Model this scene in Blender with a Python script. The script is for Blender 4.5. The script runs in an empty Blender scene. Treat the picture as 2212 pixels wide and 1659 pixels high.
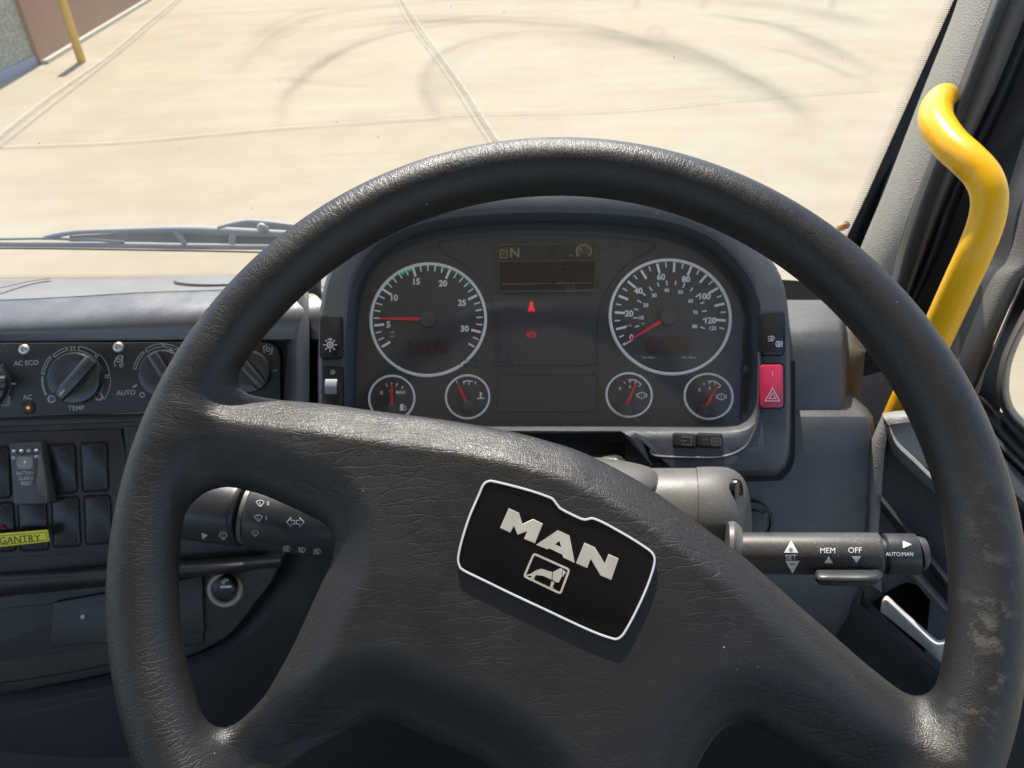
import bpy, bmesh, math, random
import numpy as np
from mathutils import Vector, Matrix
random.seed(7); RNG = np.random.default_rng(7)
scene = bpy.context.scene
COL = scene.collection

# ------------------------------------------------------------------ camera
F, CX, CY = 1671.0, 1106.0, 829.5           # measured in photo units (2212 x 1659)
PITCH, ROLL = math.radians(35.0), math.radians(2.0)
C0 = Vector((0, 0, 2.3))                    # driver's eye, 2.3 m above the yard
_u0 = Vector((0, math.sin(PITCH), math.cos(PITCH))); _r0 = Vector((1, 0, 0))
FW = Vector((0, math.cos(PITCH), -math.sin(PITCH)))
RT = (_r0*math.cos(ROLL) - _u0*math.sin(ROLL)).normalized()
UP = (_r0*math.sin(ROLL) + _u0*math.cos(ROLL)).normalized()
cam_d = bpy.data.cameras.new('camera'); cam = bpy.data.objects.new('camera', cam_d); COL.objects.link(cam)
cam.matrix_world = Matrix.Translation(C0) @ Matrix((RT, UP, -FW)).transposed().to_4x4()
cam_d.sensor_width = 36; cam_d.lens = 36*F/2212; cam_d.clip_start = 0.02; cam_d.clip_end = 400
cam_d.dof.use_dof = True; cam_d.dof.focus_distance = 0.42; cam_d.dof.aperture_fstop = 20
scene.camera = cam
scene.render.resolution_x = 1024; scene.render.resolution_y = 768

def ray(x, y): return (RT*((x-CX)/F) + UP*((CY-y)/F) + FW)
def W(x, y, d): return C0 + ray(x, y)*d
def ground_pt(x, y, z=0.0):
    r = ray(x, y); return C0 + r*((z-C0.z)/r.z)

# ------------------------------------------------------------------ light
SUN_EL = math.radians(52)
_sh = ground_pt(120, 162) - ground_pt(178, 135)        # the post's shadow on the concrete
SUN_AZ = math.atan2(-_sh.x, -_sh.y) - math.radians(10)                    # clockwise from +Y
to_sun = Vector((math.sin(SUN_AZ)*math.cos(SUN_EL), math.cos(SUN_AZ)*math.cos(SUN_EL), math.sin(SUN_EL)))
w = bpy.data.worlds.new('World'); scene.world = w; w.use_nodes = True
nt = w.node_tree; sky = nt.nodes.new('ShaderNodeTexSky'); sky.sky_type = 'NISHITA'; sky.sun_disc = False
sky.sun_elevation = SUN_EL; sky.sun_rotation = SUN_AZ
bg = nt.nodes['Background']; bg.inputs['Strength'].default_value = 0.15
nt.links.new(sky.outputs[0], bg.inputs[0])
sl = bpy.data.lights.new('sun', 'SUN'); sl.energy = 4.2; sl.angle = math.radians(0.5); sl.color = (1, .93, .82)
so = bpy.data.objects.new('sun', sl); COL.objects.link(so); so.rotation_euler = to_sun.to_track_quat('Z', 'Y').to_euler()
scene.view_settings.view_transform = 'Standard'; scene.view_settings.look = 'None'
scene.view_settings.exposure = 0.95; scene.view_settings.gamma = 1
scene.cycles.max_bounces = 8; scene.cycles.transparent_max_bounces = 64
scene.cycles.caustics_reflective = False; scene.cycles.caustics_refractive = False

# ------------------------------------------------------------------ materials
class NT:
    def __init__(s, name):
        s.m = bpy.data.materials.new(name); s.m.use_nodes = True; s.t = s.m.node_tree
        s.b = s.t.nodes['Principled BSDF']; s.co = s.t.nodes.new('ShaderNodeTexCoord').outputs['Object']
    def n(s, kind, **kw):
        nd = s.t.nodes.new(kind)
        for k, v in kw.items():
            if k in nd.inputs: 
                if hasattr(v, 'links') or isinstance(v, bpy.types.NodeSocket): s.t.links.new(v, nd.inputs[k])
                else: nd.inputs[k].default_value = v
            else: setattr(nd, k, v)
        return nd
    def link(s, a, b): s.t.links.new(a, b)
    def noise(s, scale, detail=2, rough=.5, vec=None, dist=0.0):
        nd = s.n('ShaderNodeTexNoise'); s.link(vec or s.co, nd.inputs['Vector'])
        nd.inputs['Scale'].default_value = scale; nd.inputs['Detail'].default_value = detail
        nd.inputs['Roughness'].default_value = rough; nd.inputs['Distortion'].default_value = dist
        return nd.outputs['Fac']
    def voro(s, scale, feature='F1', vec=None, rand=1.0):
        nd = s.n('ShaderNodeTexVoronoi'); nd.feature = feature; s.link(vec or s.co, nd.inputs['Vector'])
        nd.inputs['Scale'].default_value = scale; nd.inputs['Randomness'].default_value = rand
        return nd.outputs['Distance']
    def ramp(s, fac, stops):
        nd = s.n('ShaderNodeValToRGB'); s.link(fac, nd.inputs['Fac']); e = nd.color_ramp.elements
        while len(e) < len(stops): e.new(.5)
        for i, (p, c) in enumerate(stops):
            e[i].position = p; e[i].color = (c, c, c, 1) if isinstance(c, (int, float)) else (*c, 1)
        return nd.outputs['Color']
    def math(s, op, a, b=0.0, clamp=False):
        nd = s.n('ShaderNodeMath'); nd.operation = op; nd.use_clamp = clamp
        for i, v in enumerate((a, b)):
            if isinstance(v, (int, float)): nd.inputs[i].default_value = v
            else: s.link(v, nd.inputs[i])
        return nd.outputs[0]
    def mix(s, fac, a, b):
        nd = s.n('ShaderNodeMix'); nd.data_type = 'RGBA'
        for i, v in ((0, fac), (6, a), (7, b)):
            if isinstance(v, (int, float)): nd.inputs[i].default_value = v if i == 0 else (v, v, v, 1)
            elif isinstance(v, tuple): nd.inputs[i].default_value = (*v, 1)
            else: s.link(v, nd.inputs[i])
        return nd.outputs[2]
    def mapping(s, scale=(1, 1, 1), rot=(0, 0, 0), vec=None):
        nd = s.n('ShaderNodeMapping'); s.link(vec or s.co, nd.inputs[0])
        nd.inputs['Scale'].default_value = scale; nd.inputs['Rotation'].default_value = rot
        return nd.outputs[0]
    def bump(s, h, strength, dist=.001, prev=None):
        nd = s.n('ShaderNodeBump'); s.link(h, nd.inputs['Height']); nd.inputs['Strength'].default_value = strength
        nd.inputs['Distance'].default_value = dist
        if prev is not None: s.link(prev, nd.inputs['Normal'])
        return nd.outputs[0]
    def set(s, **kw):
        for k, v in kw.items():
            k = k.replace('_', ' ')
            i = s.b.inputs[k]
            if isinstance(v, (int, float)): i.default_value = v
            elif isinstance(v, tuple): i.default_value = (*v, 1) if len(v) == 3 else v
            else: s.link(v, i)
        return s

def plastic(name, col, rough=.5, grain=650, bump=.35, dust_veil=.0, dustcol=(.38, .33, .26), spec=.5, uneven=.25):
    s = NT(name)
    big = s.noise(9, 3); c0 = tuple(c*(1-uneven) for c in col); c1 = tuple(c*(1+uneven) for c in col)
    base = s.mix(big, c0, c1)
    if dust_veil > 0:                               # settled dust and tiny specks
        sp = s.ramp(s.noise(900, 1), [(.62, 0.0), (.72, 1.0)])
        area = s.ramp(s.noise(22, 4, .6), [(.35, .15), (.75, 1.0)])
        f = s.math('MULTIPLY', s.math('MULTIPLY', sp, area), dust_veil, True)
        base = s.mix(f, base, dustcol)
        base = s.mix(s.math('MULTIPLY', area, dust_veil*.12), base, dustcol)
    v = s.voro(grain, 'DISTANCE_TO_EDGE'); v = s.ramp(v, [(0, 0.0), (.35, 1.0)])
    nrm = s.bump(v, bump, .0004)
    r = s.ramp(s.noise(35, 4, .6), [(.3, max(rough-.08, .03)), (.7, min(rough+.1, 1))])
    s.set(Base_Color=base, Roughness=r, Normal=nrm, Specular_IOR_Level=spec)
    return s.m
def simple(name, col, rough=.5, metal=0.0, emit=None, es=1.0, spec=.5, coat=0.0):
    s = NT(name); j = s.noise(60, 3, .6)
    s.set(Base_Color=s.mix(j, tuple(c*.88 for c in col), tuple(min(c*1.1, 1) for c in col)),
          Roughness=s.ramp(j, [(.3, max(.02, rough-.06)), (.7, min(1, rough+.06))]), Metallic=metal, Specular_IOR_Level=spec, Coat_Weight=coat)
    if emit: s.set(Emission_Color=emit, Emission_Strength=es)
    return s.m

M = {}
M['dash'] = plastic('dark slate dash plastic', (.058, .059, .061), .44, 520, .35, .25)
M['dash_roll'] = plastic('dash front roll plastic', (.075, .077, .080), .33, 620, .22, .55, spec=1.0)
M['knob'] = plastic('control knob plastic', (.030, .032, .035), .27, 900, .03, .1, spec=.8)
M['frame'] = plastic('door frame trim', (.125, .12, .105), .5, 330, .5, .1)
M['dash_top'] = plastic('grained dash top plastic', (.17, .17, .172), .55, 420, .6, .5)
M['dash_dark'] = plastic('black dash plastic', (.017, .018, .020), .42, 700, .3, .15)
M['console'] = plastic('console panel plastic', (.0172, .0162, .0152), .36, 900, .2, .3)
M['blue_dark'] = plastic('blue black knee plastic', (.0085, .010, .0125), .5, 700, .3, .05)
M['cluster'] = plastic('cluster housing plastic', (.066, .070, .076), .48, 700, .3, .05)
M['face'] = plastic('instrument face plastic', (.082, .080, .081), .33, 900, .06, .05)
M['gap'] = simple('black seams and gap shade', (.004, .004, .005), .8)  # near-black for seams; also stands in for shade in gaps and holes
M['shroud'] = plastic('column shroud plastic', (.105, .103, .097), .42, 700, .10, .6, spec=.4)
M['stalk'] = plastic('stalk plastic', (.040, .040, .040), .42, 900, .05, .5, spec=.4)
M['stalk_clean'] = plastic('smooth stalk plastic', (.022, .024, .026), .34, 900, .04, .15)
M['trim'] = plastic('grey pillar trim plastic', (.30, .280, .24), .55, 330, .8, .1, uneven=.08)
M['door'] = plastic('door trim plastic', (.215, .213, .205), .5, 420, .5, .1)
M['door_dark'] = plastic('dark door card', (.036, .038, .042), .5, 420, .5, .1)
M['rubber'] = plastic('dusty rubber seal', (.085, .080, .072), .36, 400, .1, .35, uneven=.5)
M['rubber_black'] = plastic('black rubber', (.012, .012, .013), .5, 500, .1, .15)
M['black'] = simple('gloss black plastic', (.010, .010, .011), .22)
M['key'] = simple('switch black plastic', (.013, .013, .014), .28)
M['yellow'] = simple('glossy yellow paint', (.90, .455, .002), .27, coat=.12)
def painted():
    s = NT('scuffed yellow paint'); chip = s.ramp(s.noise(55, 6, .75), [(.66, 0.0), (.69, 1.0)]); scr = s.ramp(s.voro(1, 'DISTANCE_TO_EDGE', s.mapping((900, 60, 240), (.3, .2, .9))), [(0, 1.0), (.012, 0.0)]); g = s.noise(14, 4, .6)
    base = s.mix(g, (.86, .42, .002), (.92, .475, .004)); base = s.mix(s.math('MULTIPLY', scr, s.math('MULTIPLY', g, .5)), base, (.45, .26, .04)); base = s.mix(s.math('MULTIPLY', chip, .75), base, (.10, .07, .035))
    s.set(Base_Color=base, Roughness=s.ramp(s.noise(30, 4, .6), [(.3, .20), (.7, .36)]), Coat_Weight=.08, Specular_IOR_Level=.35, Normal=s.bump(s.noise(90, 2), .10, .001)); return s.m
M['yellow'] = painted()
M['speck'] = simple('dried dirt speck', (.42, .38, .30), .9)
M['post'] = simple('yellow post paint', (.62, .36, .04), .5)
M['white'] = simple('white print', (.86, .88, .88), .5)
M['grey_print'] = simple('grey print', (.46, .46, .45), .5)
M['chrome'] = simple('satin dial ring', (.80, .82, .84), .45, emit=(.8, .85, .9), es=.06)  # faint glow added to lift rings and markings in the dim recess
M['silver'] = simple('satin silver', (.62, .61, .57), .35, .15)
M['screw'] = simple('screw metal', (.55, .54, .50), .3, .9)
M['logo'] = simple('brushed logo metal', (.60, .57, .49), .42, .55)
M['badge'] = simple('gloss badge black', (.0035, .0035, .004), .06, spec=.35)
M['badge_ring'] = simple('badge ring satin', (.66, .68, .70), .35, .2)
M['red'] = simple('red needle', (.62, .045, .05), .4, emit=(.8, .03, .04), es=.06)
M['red_print'] = simple('red print', (.40, .03, .035), .5)
M['red_lamp'] = simple('red warning lamp', (.5, .02, .02), .4, emit=(1, .03, .05), es=.36)
M['red_dim'] = simple('dim red warning lamp', (.3, .03, .03), .4, emit=(1, .05, .08), es=.13)
M['green'] = simple('dim green print', (.05, .20, .09), .5)
M['green_lit'] = simple('lit green lamp', (.05, .3, .1), .5, emit=(.06, .6, .14), es=.22)
M['hazard'] = simple('red hazard key', (.52, .025, .075), .3, coat=.3)
M['lcd'] = simple('blank odometer window', (.080, .052, .044), .3)
M['display'] = simple('display glass', (.014, .012, .011), .25)
M['display_bar'] = simple('display status bar', (.045, .044, .032), .3)
M['display_mark'] = simple('display marks', (.20, .18, .10), .5, emit=(.6, .5, .25), es=.06)
M['display_line'] = simple('display outline', (.15, .14, .12), .5)
M['amber'] = simple('amber lamp', (.6, .2, .02), .4, emit=(1, .35, .04), es=.3)
M['led_red'] = simple('unlit red lamp', (.10, .008, .01), .2)
M['blue_dot'] = simple('blue dot', (.05, .10, .19), .5)
M['red_dot'] = simple('red dot', (.16, .035, .032), .5)
M['label'] = simple('yellow label', (.86, .76, .05), .4)
M['label_ink'] = simple('label ink', (.02, .018, .01), .6)
M['lens_worn'] = simple('worn white plastic', (.50, .51, .51), .5)
M['wheel_grey'] = simple('grey thumbwheel', (.30, .31, .32), .45)
M['spoiler'] = simple('grey green wiper plate', (.17, .18, .155), .6)
M['foot'] = plastic('brown grey foot trim', (.060, .050, .030), .6, 420, .3)
M['wiper'] = simple('wiper steel paint', (.40, .40, .42), .5)
M['tan'] = simple('tan ring', (.34, .28, .20), .35, .3)

def leather():
    s = NT('worn black leather')
    at = s.n('ShaderNodeAttribute'); at.attribute_name = 'rimuv'; uv = at.outputs['Vector']
    ms = s.n('ShaderNodeAttribute'); ms.attribute_name = 'rimmask'; mask = ms.outputs['Fac']
    warp = s.n('ShaderNodeTexNoise'); s.link(s.co, warp.inputs['Vector']); warp.inputs['Scale'].default_value = 60; warp.inputs['Detail'].default_value = 2
    va = s.n('ShaderNodeVectorMath'); va.operation = 'SCALE'; s.link(warp.outputs['Color'], va.inputs[0]); va.inputs['Scale'].default_value = .007
    vb = s.n('ShaderNodeVectorMath'); vb.operation = 'ADD'; s.link(s.co, vb.inputs[0]); s.link(va.outputs[0], vb.inputs[1]); P = vb.outputs[0]
    # fine pebble cells
    peb = s.ramp(s.voro(950, 'DISTANCE_TO_EDGE', P), [(0, 0.0), (.3, 1.0)])
    # longer creases in two crossing directions
    c1 = s.ramp(s.voro(1, 'DISTANCE_TO_EDGE', s.mapping((34, 200, 90), (0, 0, math.radians(18)), P)), [(0, 0.0), (.07, 1.0)])
    c2 = s.ramp(s.voro(1, 'DISTANCE_TO_EDGE', s.mapping((330, 70, 150), (0, 0, math.radians(-10)), P)), [(0, 0.0), (.08, 1.0)])
    vc = s.n('ShaderNodeVectorMath'); vc.operation = 'ADD'; s.link(uv, vc.inputs[0]); s.link(va.outputs[0], vc.inputs[1])
    r1 = s.ramp(s.voro(1, 'DISTANCE_TO_EDGE', s.mapping((330, 85, 1), (0, 0, 0), vc.outputs[0])), [(0, 0.0), (.09, 1.0)])
    hubh = s.math('ADD', s.math('MULTIPLY', c1, .95), s.math('MULTIPLY', c2, .5))
    wn = s.n('ShaderNodeAttribute'); wn.attribute_name = 'worn'
    amt = s.math('MULTIPLY', s.ramp(s.noise(18, 3, .6), [(.35, .2), (.7, 1.0)]), s.math('SUBTRACT', 1.0, s.math('MULTIPLY', wn.outputs['Fac'], .8)))
    rimh = s.math('MULTIPLY', r1, .8)
    mixh = s.n('ShaderNodeMix'); s.link(mask, mixh.inputs[0]); s.link(hubh, mixh.inputs[2]); s.link(rimh, mixh.inputs[3])
    h = s.math('ADD', s.math('MULTIPLY', mixh.outputs[0], amt), s.math('MULTIPLY', peb, .38))
    # grime left by hands: scuffed pale patches low on the right of the rim
    sc = s.n('ShaderNodeAttribute'); sc.attribute_name = 'scuff'; scf = sc.outputs['Fac']
    patch = s.ramp(s.noise(75, 5, .65, dist=.6), [(.50, 0.0), (.60, 1.0)])
    fine = s.ramp(s.noise(1200, 2), [(.3, .35), (.7, 1.0)])
    f = s.math('MULTIPLY', s.math('MULTIPLY', patch, scf), fine, True)
    specks = s.ramp(s.voro(130, 'F1'), [(.045, 1.0), (.06, 0.0)])
    pick = s.ramp(s.noise(40, 2), [(.60, 0.0), (.64, 1.0)])
    base = s.mix(s.noise(7, 3), (.0105, .0102, .0098), (.018, .0172, .0165))
    base = s.mix(s.math('MULTIPLY', f, .45), base, (.14, .125, .095))
    base = s.mix(s.math('MULTIPLY', s.math('MULTIPLY', specks, pick), .7), base, (.5, .47, .42))
    rough = s.ramp(s.noise(28, 4, .6), [(.3, .36), (.7, .50)])
    rough = s.mix(f, rough, (.8, .8, .8))
    s.set(Base_Color=base, Roughness=rough, Normal=s.bump(h, .30, .0008), Specular_IOR_Level=.44)
    return s.m
M['leather'] = leather()

def pane(name, tint, refl, rough=.02, dust_veil=0.0):
    m = bpy.data.materials.new(name); m.use_nodes = True; t = m.node_tree; t.nodes.clear()
    o = t.nodes.new('ShaderNodeOutputMaterial'); mx = t.nodes.new('ShaderNodeMixShader')
    tr = t.nodes.new('ShaderNodeBsdfTransparent'); tr.inputs[0].default_value = (*tint, 1)
    gl = t.nodes.new('ShaderNodeBsdfGlossy'); gl.inputs['Roughness'].default_value = rough
    fr = t.nodes.new('ShaderNodeLayerWeight'); pw = t.nodes.new('ShaderNodeMath'); pw.operation = 'POWER'; pw.inputs[1].default_value = 5
    t.links.new(fr.outputs['Facing'], pw.inputs[0])
    mu = t.nodes.new('ShaderNodeMath'); mu.operation = 'MULTIPLY_ADD'; mu.inputs[1].default_value = refl; mu.inputs[2].default_value = .04*refl
    t.links.new(pw.outputs[0], mu.inputs[0]); t.links.new(mu.outputs[0], mx.inputs[0])
    t.links.new(tr.outputs[0], mx.inputs[1]); t.links.new(gl.outputs[0], mx.inputs[2])
    if dust_veil:                                    # a dusty film that also adds a hazy veil of glare
        tl = t.nodes.new('ShaderNodeBsdfTranslucent'); tl.inputs[0].default_value = (.86, .82, .74, 1); m2 = t.nodes.new('ShaderNodeMixShader')
        tc = t.nodes.new('ShaderNodeTexCoord'); ns = t.nodes.new('ShaderNodeTexNoise'); ns.inputs['Scale'].default_value = 9; ns.inputs['Detail'].default_value = 6
        mr = t.nodes.new('ShaderNodeMapRange'); mr.inputs[1].default_value = .3; mr.inputs[2].default_value = .75; mr.inputs[3].default_value = dust_veil*.5; mr.inputs[4].default_value = dust_veil*1.5
        t.links.new(tc.outputs['Object'], ns.inputs['Vector']); t.links.new(ns.outputs['Fac'], mr.inputs[0]); t.links.new(mr.outputs[0], m2.inputs[0])
        t.links.new(mx.outputs[0], m2.inputs[1]); t.links.new(tl.outputs[0], m2.inputs[2]); t.links.new(m2.outputs[0], o.inputs[0])
    else: t.links.new(mx.outputs[0], o.inputs[0])
    return m
M['glass'] = pane('windscreen glass', (.96, .97, .95), .6, dust_veil=.045)
M['lens'] = pane('instrument lens acrylic', (.93, .92, .90), 1.5, .10, dust_veil=.05)  # film here adds a hazy veil that lightens the dials

# ------------------------------------------------------------------ objects and tags
def tag(o, label=None, cat=None, group=None, kind=None):
    if label: o['label'] = label
    if cat: o['category'] = cat
    if group: o['group'] = group
    if kind: o['kind'] = kind
    return o
def thing(name, label, cat, loc, group=None):
    o = bpy.data.objects.new(name, None); COL.objects.link(o); o.location = loc; o.empty_display_size = .02
    return tag(o, label, cat, group)
def root_loc(o):
    v = Vector((0, 0, 0))
    while o is not None: v = v + Vector(o.location); o = o.parent
    return v

class MB:
    def __init__(s): s.v = []; s.f = []
    def add(s, vs, fs):
        k = len(s.v); s.v += [tuple(p) for p in vs]; s.f += [tuple(i+k for i in f) for f in fs]; return s
    def build(s, name, mat, parent=None, label=None, cat=None, group=None, kind=None, sharp=38, origin=None, uv=None):
        me = bpy.data.meshes.new(name)
        L = root_loc(parent) if parent else (Vector(origin) if origin is not None else
             Vector(np.mean(np.array(s.v), axis=0)))
        me.from_pydata([(p[0]-L.x, p[1]-L.y, p[2]-L.z) for p in s.v], [], s.f)
        me.validate(); bm = bmesh.new(); bm.from_mesh(me); bmesh.ops.recalc_face_normals(bm, faces=bm.faces); bm.to_mesh(me); bm.free(); me.update()
        me.materials.append(M[mat] if isinstance(mat, str) else mat)
        if sharp is not None:
            me.shade_smooth(); me.set_sharp_from_angle(angle=math.radians(sharp))
        o = bpy.data.objects.new(name, me); COL.objects.link(o)
        if parent: o.parent = parent
        else: o.location = L
        return tag(o, label, cat, group, kind)

# ------------------------------------------------------------------ surfaces that pixels of the survey map onto
class Pl:
    """a real flat surface through three surveyed points"""
    def __init__(s, a, b, c):
        s.p = W(*a); s.n = (W(*b)-s.p).cross(W(*c)-s.p).normalized()
        if s.n.dot(FW) > 0: s.n = -s.n
        s.e1 = (RT - s.n*RT.dot(s.n)).normalized(); s.e2 = s.n.cross(s.e1)
    def at(s, x, y, h=0.0):
        r = ray(x, y); k = (s.p+s.n*h-C0).dot(s.n)/r.dot(s.n); return C0 + r*k
    def ab(s, x, y, h=0.0):
        d = s.at(x, y, h)-s.p; return (d.dot(s.e1), d.dot(s.e2))
    def P(s, a, b, h=0.0): return s.p + s.e1*a + s.e2*b + s.n*h
    def nrm(s, x, y): return s.n
class Cyl:
    """a round surface between two surveyed points"""
    def __init__(s, a, b, r): s.a = W(*a); s.b = W(*b); s.r = r; s.ax = (s.b-s.a).normalized()
    def at(s, x, y, h=0.0):
        d = ray(x, y); o = C0-s.a; d2 = d - s.ax*d.dot(s.ax); o2 = o - s.ax*o.dot(s.ax); r = s.r+h
        A = d2.dot(d2); B = 2*d2.dot(o2); Cc = o2.dot(o2)-r*r; D = B*B-4*A*Cc
        k = (-B-math.sqrt(D))/(2*A) if D > 0 else -B/(2*A)
        return C0+d*k

def poly_area(q): return .5*sum(q[i][0]*q[(i+1) % len(q)][1]-q[(i+1) % len(q)][0]*q[i][1] for i in range(len(q)))
def inset2(q, d):
    n = len(q); out = []
    for i in range(n):
        a, b, c = Vector(q[i-1]), Vector(q[i]), Vector(q[(i+1) % n])
        e1 = (b-a); e2 = (c-b)
        if e1.length < 1e-9 or e2.length < 1e-9: out.append(tuple(b)); continue
        e1.normalize(); e2.normalize(); n1 = Vector((-e1.y, e1.x)); n2 = Vector((-e2.y, e2.x))
        m = n1+n2; L = max(m.dot(m)/2, .35); out.append(tuple(b + m*(d/L)))
    return out
def slab(pl, pts, h0, h1, bev=.0008, mb=None, inner=None):
    """a traced outline given real thickness from h0 up to h1 above its surface, with a rounded edge"""
    mb = mb or MB(); q = [pl.ab(p[0], p[1], h1) for p in pts]
    if poly_area(q) < 0: q = q[::-1]
    n = len(q); rings = [(q, h0)]
    if bev > 0:
        rings += [(q, h1-bev), (inset2(q, bev*.3), h1-bev*.3), (inset2(q, bev), h1)]
    else: rings += [(q, h1)]
    vs = []; fs = []
    for r, h in rings: vs += [pl.P(a, b, h) for a, b in r]
    for k in range(len(rings)-1):
        for i in range(n):
            j = (i+1) % n; fs.append((k*n+i, k*n+j, (k+1)*n+j, (k+1)*n+i))
    k = (len(rings)-1)*n
    fs.append(tuple(range(k, k+n))); fs.append(tuple(range(n))[::-1])
    return mb.add(vs, fs)
def flat(pl, pts, h, mb=None):
    mb = mb or MB(); vs = [pl.at(x, y, h) for x, y in pts]
    return mb.add(vs, [tuple(range(len(vs)))])
def stroke(pl, pts, wd, h, mb=None, closed=False):
    """a printed line of width wd (photo units)"""
    mb = mb or MB(); n = len(pts); L = []; R = []
    for i in range(n):
        a = pts[i-1] if (i > 0 or closed) else pts[i]; c = pts[(i+1) % n] if (i < n-1 or closed) else pts[i]
        dx, dy = c[0]-a[0], c[1]-a[1]; l = math.hypot(dx, dy) or 1
        sc = 1.0
        if 0 < i < n-1 or closed:
            b = pts[i]; l1 = math.hypot(b[0]-a[0], b[1]-a[1]) or 1
            cs = ((b[0]-a[0])*dx+(b[1]-a[1])*dy)/(l1*l); sc = 1/max(cs, .5)
        nx, ny = -dy/l*wd/2*sc, dx/l*wd/2*sc
        L.append(pl.at(pts[i][0]+nx, pts[i][1]+ny, h)); R.append(pl.at(pts[i][0]-nx, pts[i][1]-ny, h))
    vs = L+R; fs = [(i, (i+1) % n, n+(i+1) % n, n+i) for i in range(n if closed else n-1)]
    return mb.add(vs, fs)
def rr(x0, y0, x1, y1, r=6, skew=0.0, k=5, lean=0.0):
    """rounded rectangle outline; skew = rise of y per x, lean = shift of x per y"""
    out = []; mx, my = (x0+x1)/2, (y0+y1)/2
    for cx, cy, a0 in ((x1-r, y0+r, -90), (x1-r, y1-r, 0), (x0+r, y1-r, 90), (x0+r, y0+r, 180)):
        for i in range(k+1):
            a = math.radians(a0+90*i/k); x = cx+r*math.cos(a); y = cy+r*math.sin(a)
            out.append((x+lean*(y-my), y+skew*(x-mx)))
    return out
def circ(x, y, r, n=40, ry=None, a0=0, a1=360):
    ry = ry or r; m = n if a1-a0 == 360 else n+1
    return [(x+r*math.cos(math.radians(a0+(a1-a0)*i/n)), y-ry*math.sin(math.radians(a0+(a1-a0)*i/n))) for i in range(m)]
def smooth(pts, n=6, closed=False):
    P = [np.array(p, float) for p in pts]; out = []; N = len(P)
    rng = range(N) if closed else range(N-1)
    for i in rng:
        p0 = P[i-1] if (i > 0 or closed) else 2*P[0]-P[1]; p1 = P[i]; p2 = P[(i+1) % N]
        p3 = P[(i+2) % N] if (i+2 < N or closed) else 2*P[-1]-P[-2]
        for k in range(n):
            t = k/n; out.append(.5*((2*p1)+(-p0+p2)*t+(2*p0-5*p1+4*p2-p3)*t*t+(-p0+3*p1-3*p2+p3)*t**3))
    if not closed: out.append(P[-1])
    return [tuple(p) for p in out]
def resample(pts, n, closed=True):
    P = np.array(pts, float); Q = np.vstack([P, P[:1]]) if closed else P
    d = np.r_[0, np.cumsum(np.hypot(*(Q[1:, :2]-Q[:-1, :2]).T))]; t = np.linspace(0, d[-1], n+1 if closed else n)
    if closed: t = t[:-1]
    return [tuple(np.interp(x, d, Q[:, k]) for k in range(Q.shape[1])) for x in t]
def loft(rows, mb=None, closed=False, thick=0.0, sub=0):
    """skin through rows of surveyed (x, y, depth) points; thick gives it a real back"""
    if sub: rows = [smooth(r, sub, closed) for r in rows]; cols = list(zip(*rows)); cols = [smooth(c, sub) for c in cols]; rows = [list(r) for r in zip(*cols)]
    mb = mb or MB(); n = len(rows[0]); m = len(rows); vs = [W(*p) for r in rows for p in r]; fs = []
    for k in range(m-1):
        for i in range(n if closed else n-1):
            j = (i+1) % n; fs.append((k*n+i, (k+1)*n+i, (k+1)*n+j, k*n+j))
    if thick > 0:
        o = len(vs); vs += [W(p[0], p[1], p[2]+thick) for r in rows for p in r]
        fs += [tuple(o+i for i in f)[::-1] for f in fs]
        if not closed:
            for k in range(m-1):
                for i in (0, n-1): a, b = k*n+i, (k+1)*n+i; fs.append((a, o+a, o+b, b) if i == 0 else (a, b, o+b, o+a))
        for i in range(n-1 if not closed else n):
            j = (i+1) % n
            for k in (0, m-1): a, b = k*n+i, k*n+j; fs.append((a, b, o+b, o+a) if k == 0 else (a, o+a, o+b, b))
    return mb.add(vs, fs)
def strip(stations, bulge=.004, n=8, mb=None, thick=.006, sub=4, power=1.0):
    """long trim running through stations (xl, xr, y, dl, dr), its face bowed towards the cabin"""
    a0, a1 = stations[0], stations[1]; k_ = (stations[0][2]+620)/max(a1[2]-a0[2], 1)
    if a0[2] < 0: stations = [tuple(p+(p-q)*k_ if i < 3 else p+(p-q)*k_*.6 for i, (p, q) in enumerate(zip(a0, a1)))] + list(stations)   # carry the trim on above the survey
    st = smooth(stations, sub); rows = []
    for xl, xr, y, dl, dr in st:
        rows.append([(xl+(xr-xl)*i/n, y, dl+(dr-dl)*i/n - bulge*math.sin(math.pi*i/n)**power) for i in range(n+1)])
    return loft(rows, mb, thick=thick)
def tube(pts, rad, seg=20, mb=None, caps=True, sub=5, flat_=1.0):
    """pts are world points"""
    mb = mb or MB(); P = smooth([tuple(p) for p in pts], sub) if sub > 1 else [tuple(p) for p in pts]
    R = [r[0] for r in smooth([(r, 0) for r in rad], sub)] if isinstance(rad, (list, tuple)) and sub > 1 else (list(rad) if isinstance(rad, (list, tuple)) else [rad]*len(P))
    P = [Vector(p) for p in P]; T = [(P[min(i+1, len(P)-1)]-P[max(i-1, 0)]).normalized() for i in range(len(P))]
    ref = -FW if abs(T[0].dot(FW)) < .9 else UP
    N = (ref - T[0]*ref.dot(T[0])).normalized(); vs = []; fs = []
    for i, p in enumerate(P):
        N = (N - T[i]*N.dot(T[i])).normalized(); B = T[i].cross(N)
        for k in range(seg):
            a = 2*math.pi*k/seg; vs.append(p + (N*math.cos(a)*flat_ + B*math.sin(a))*R[i])
    for i in range(len(P)-1):
        for k in range(seg): j = (k+1) % seg; fs.append((i*seg+k, i*seg+j, (i+1)*seg+j, (i+1)*seg+k))
    if caps: fs.append(tuple(range(seg))[::-1]); fs.append(tuple(range((len(P)-1)*seg, len(P)*seg)))
    return mb.add(vs, fs)
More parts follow.
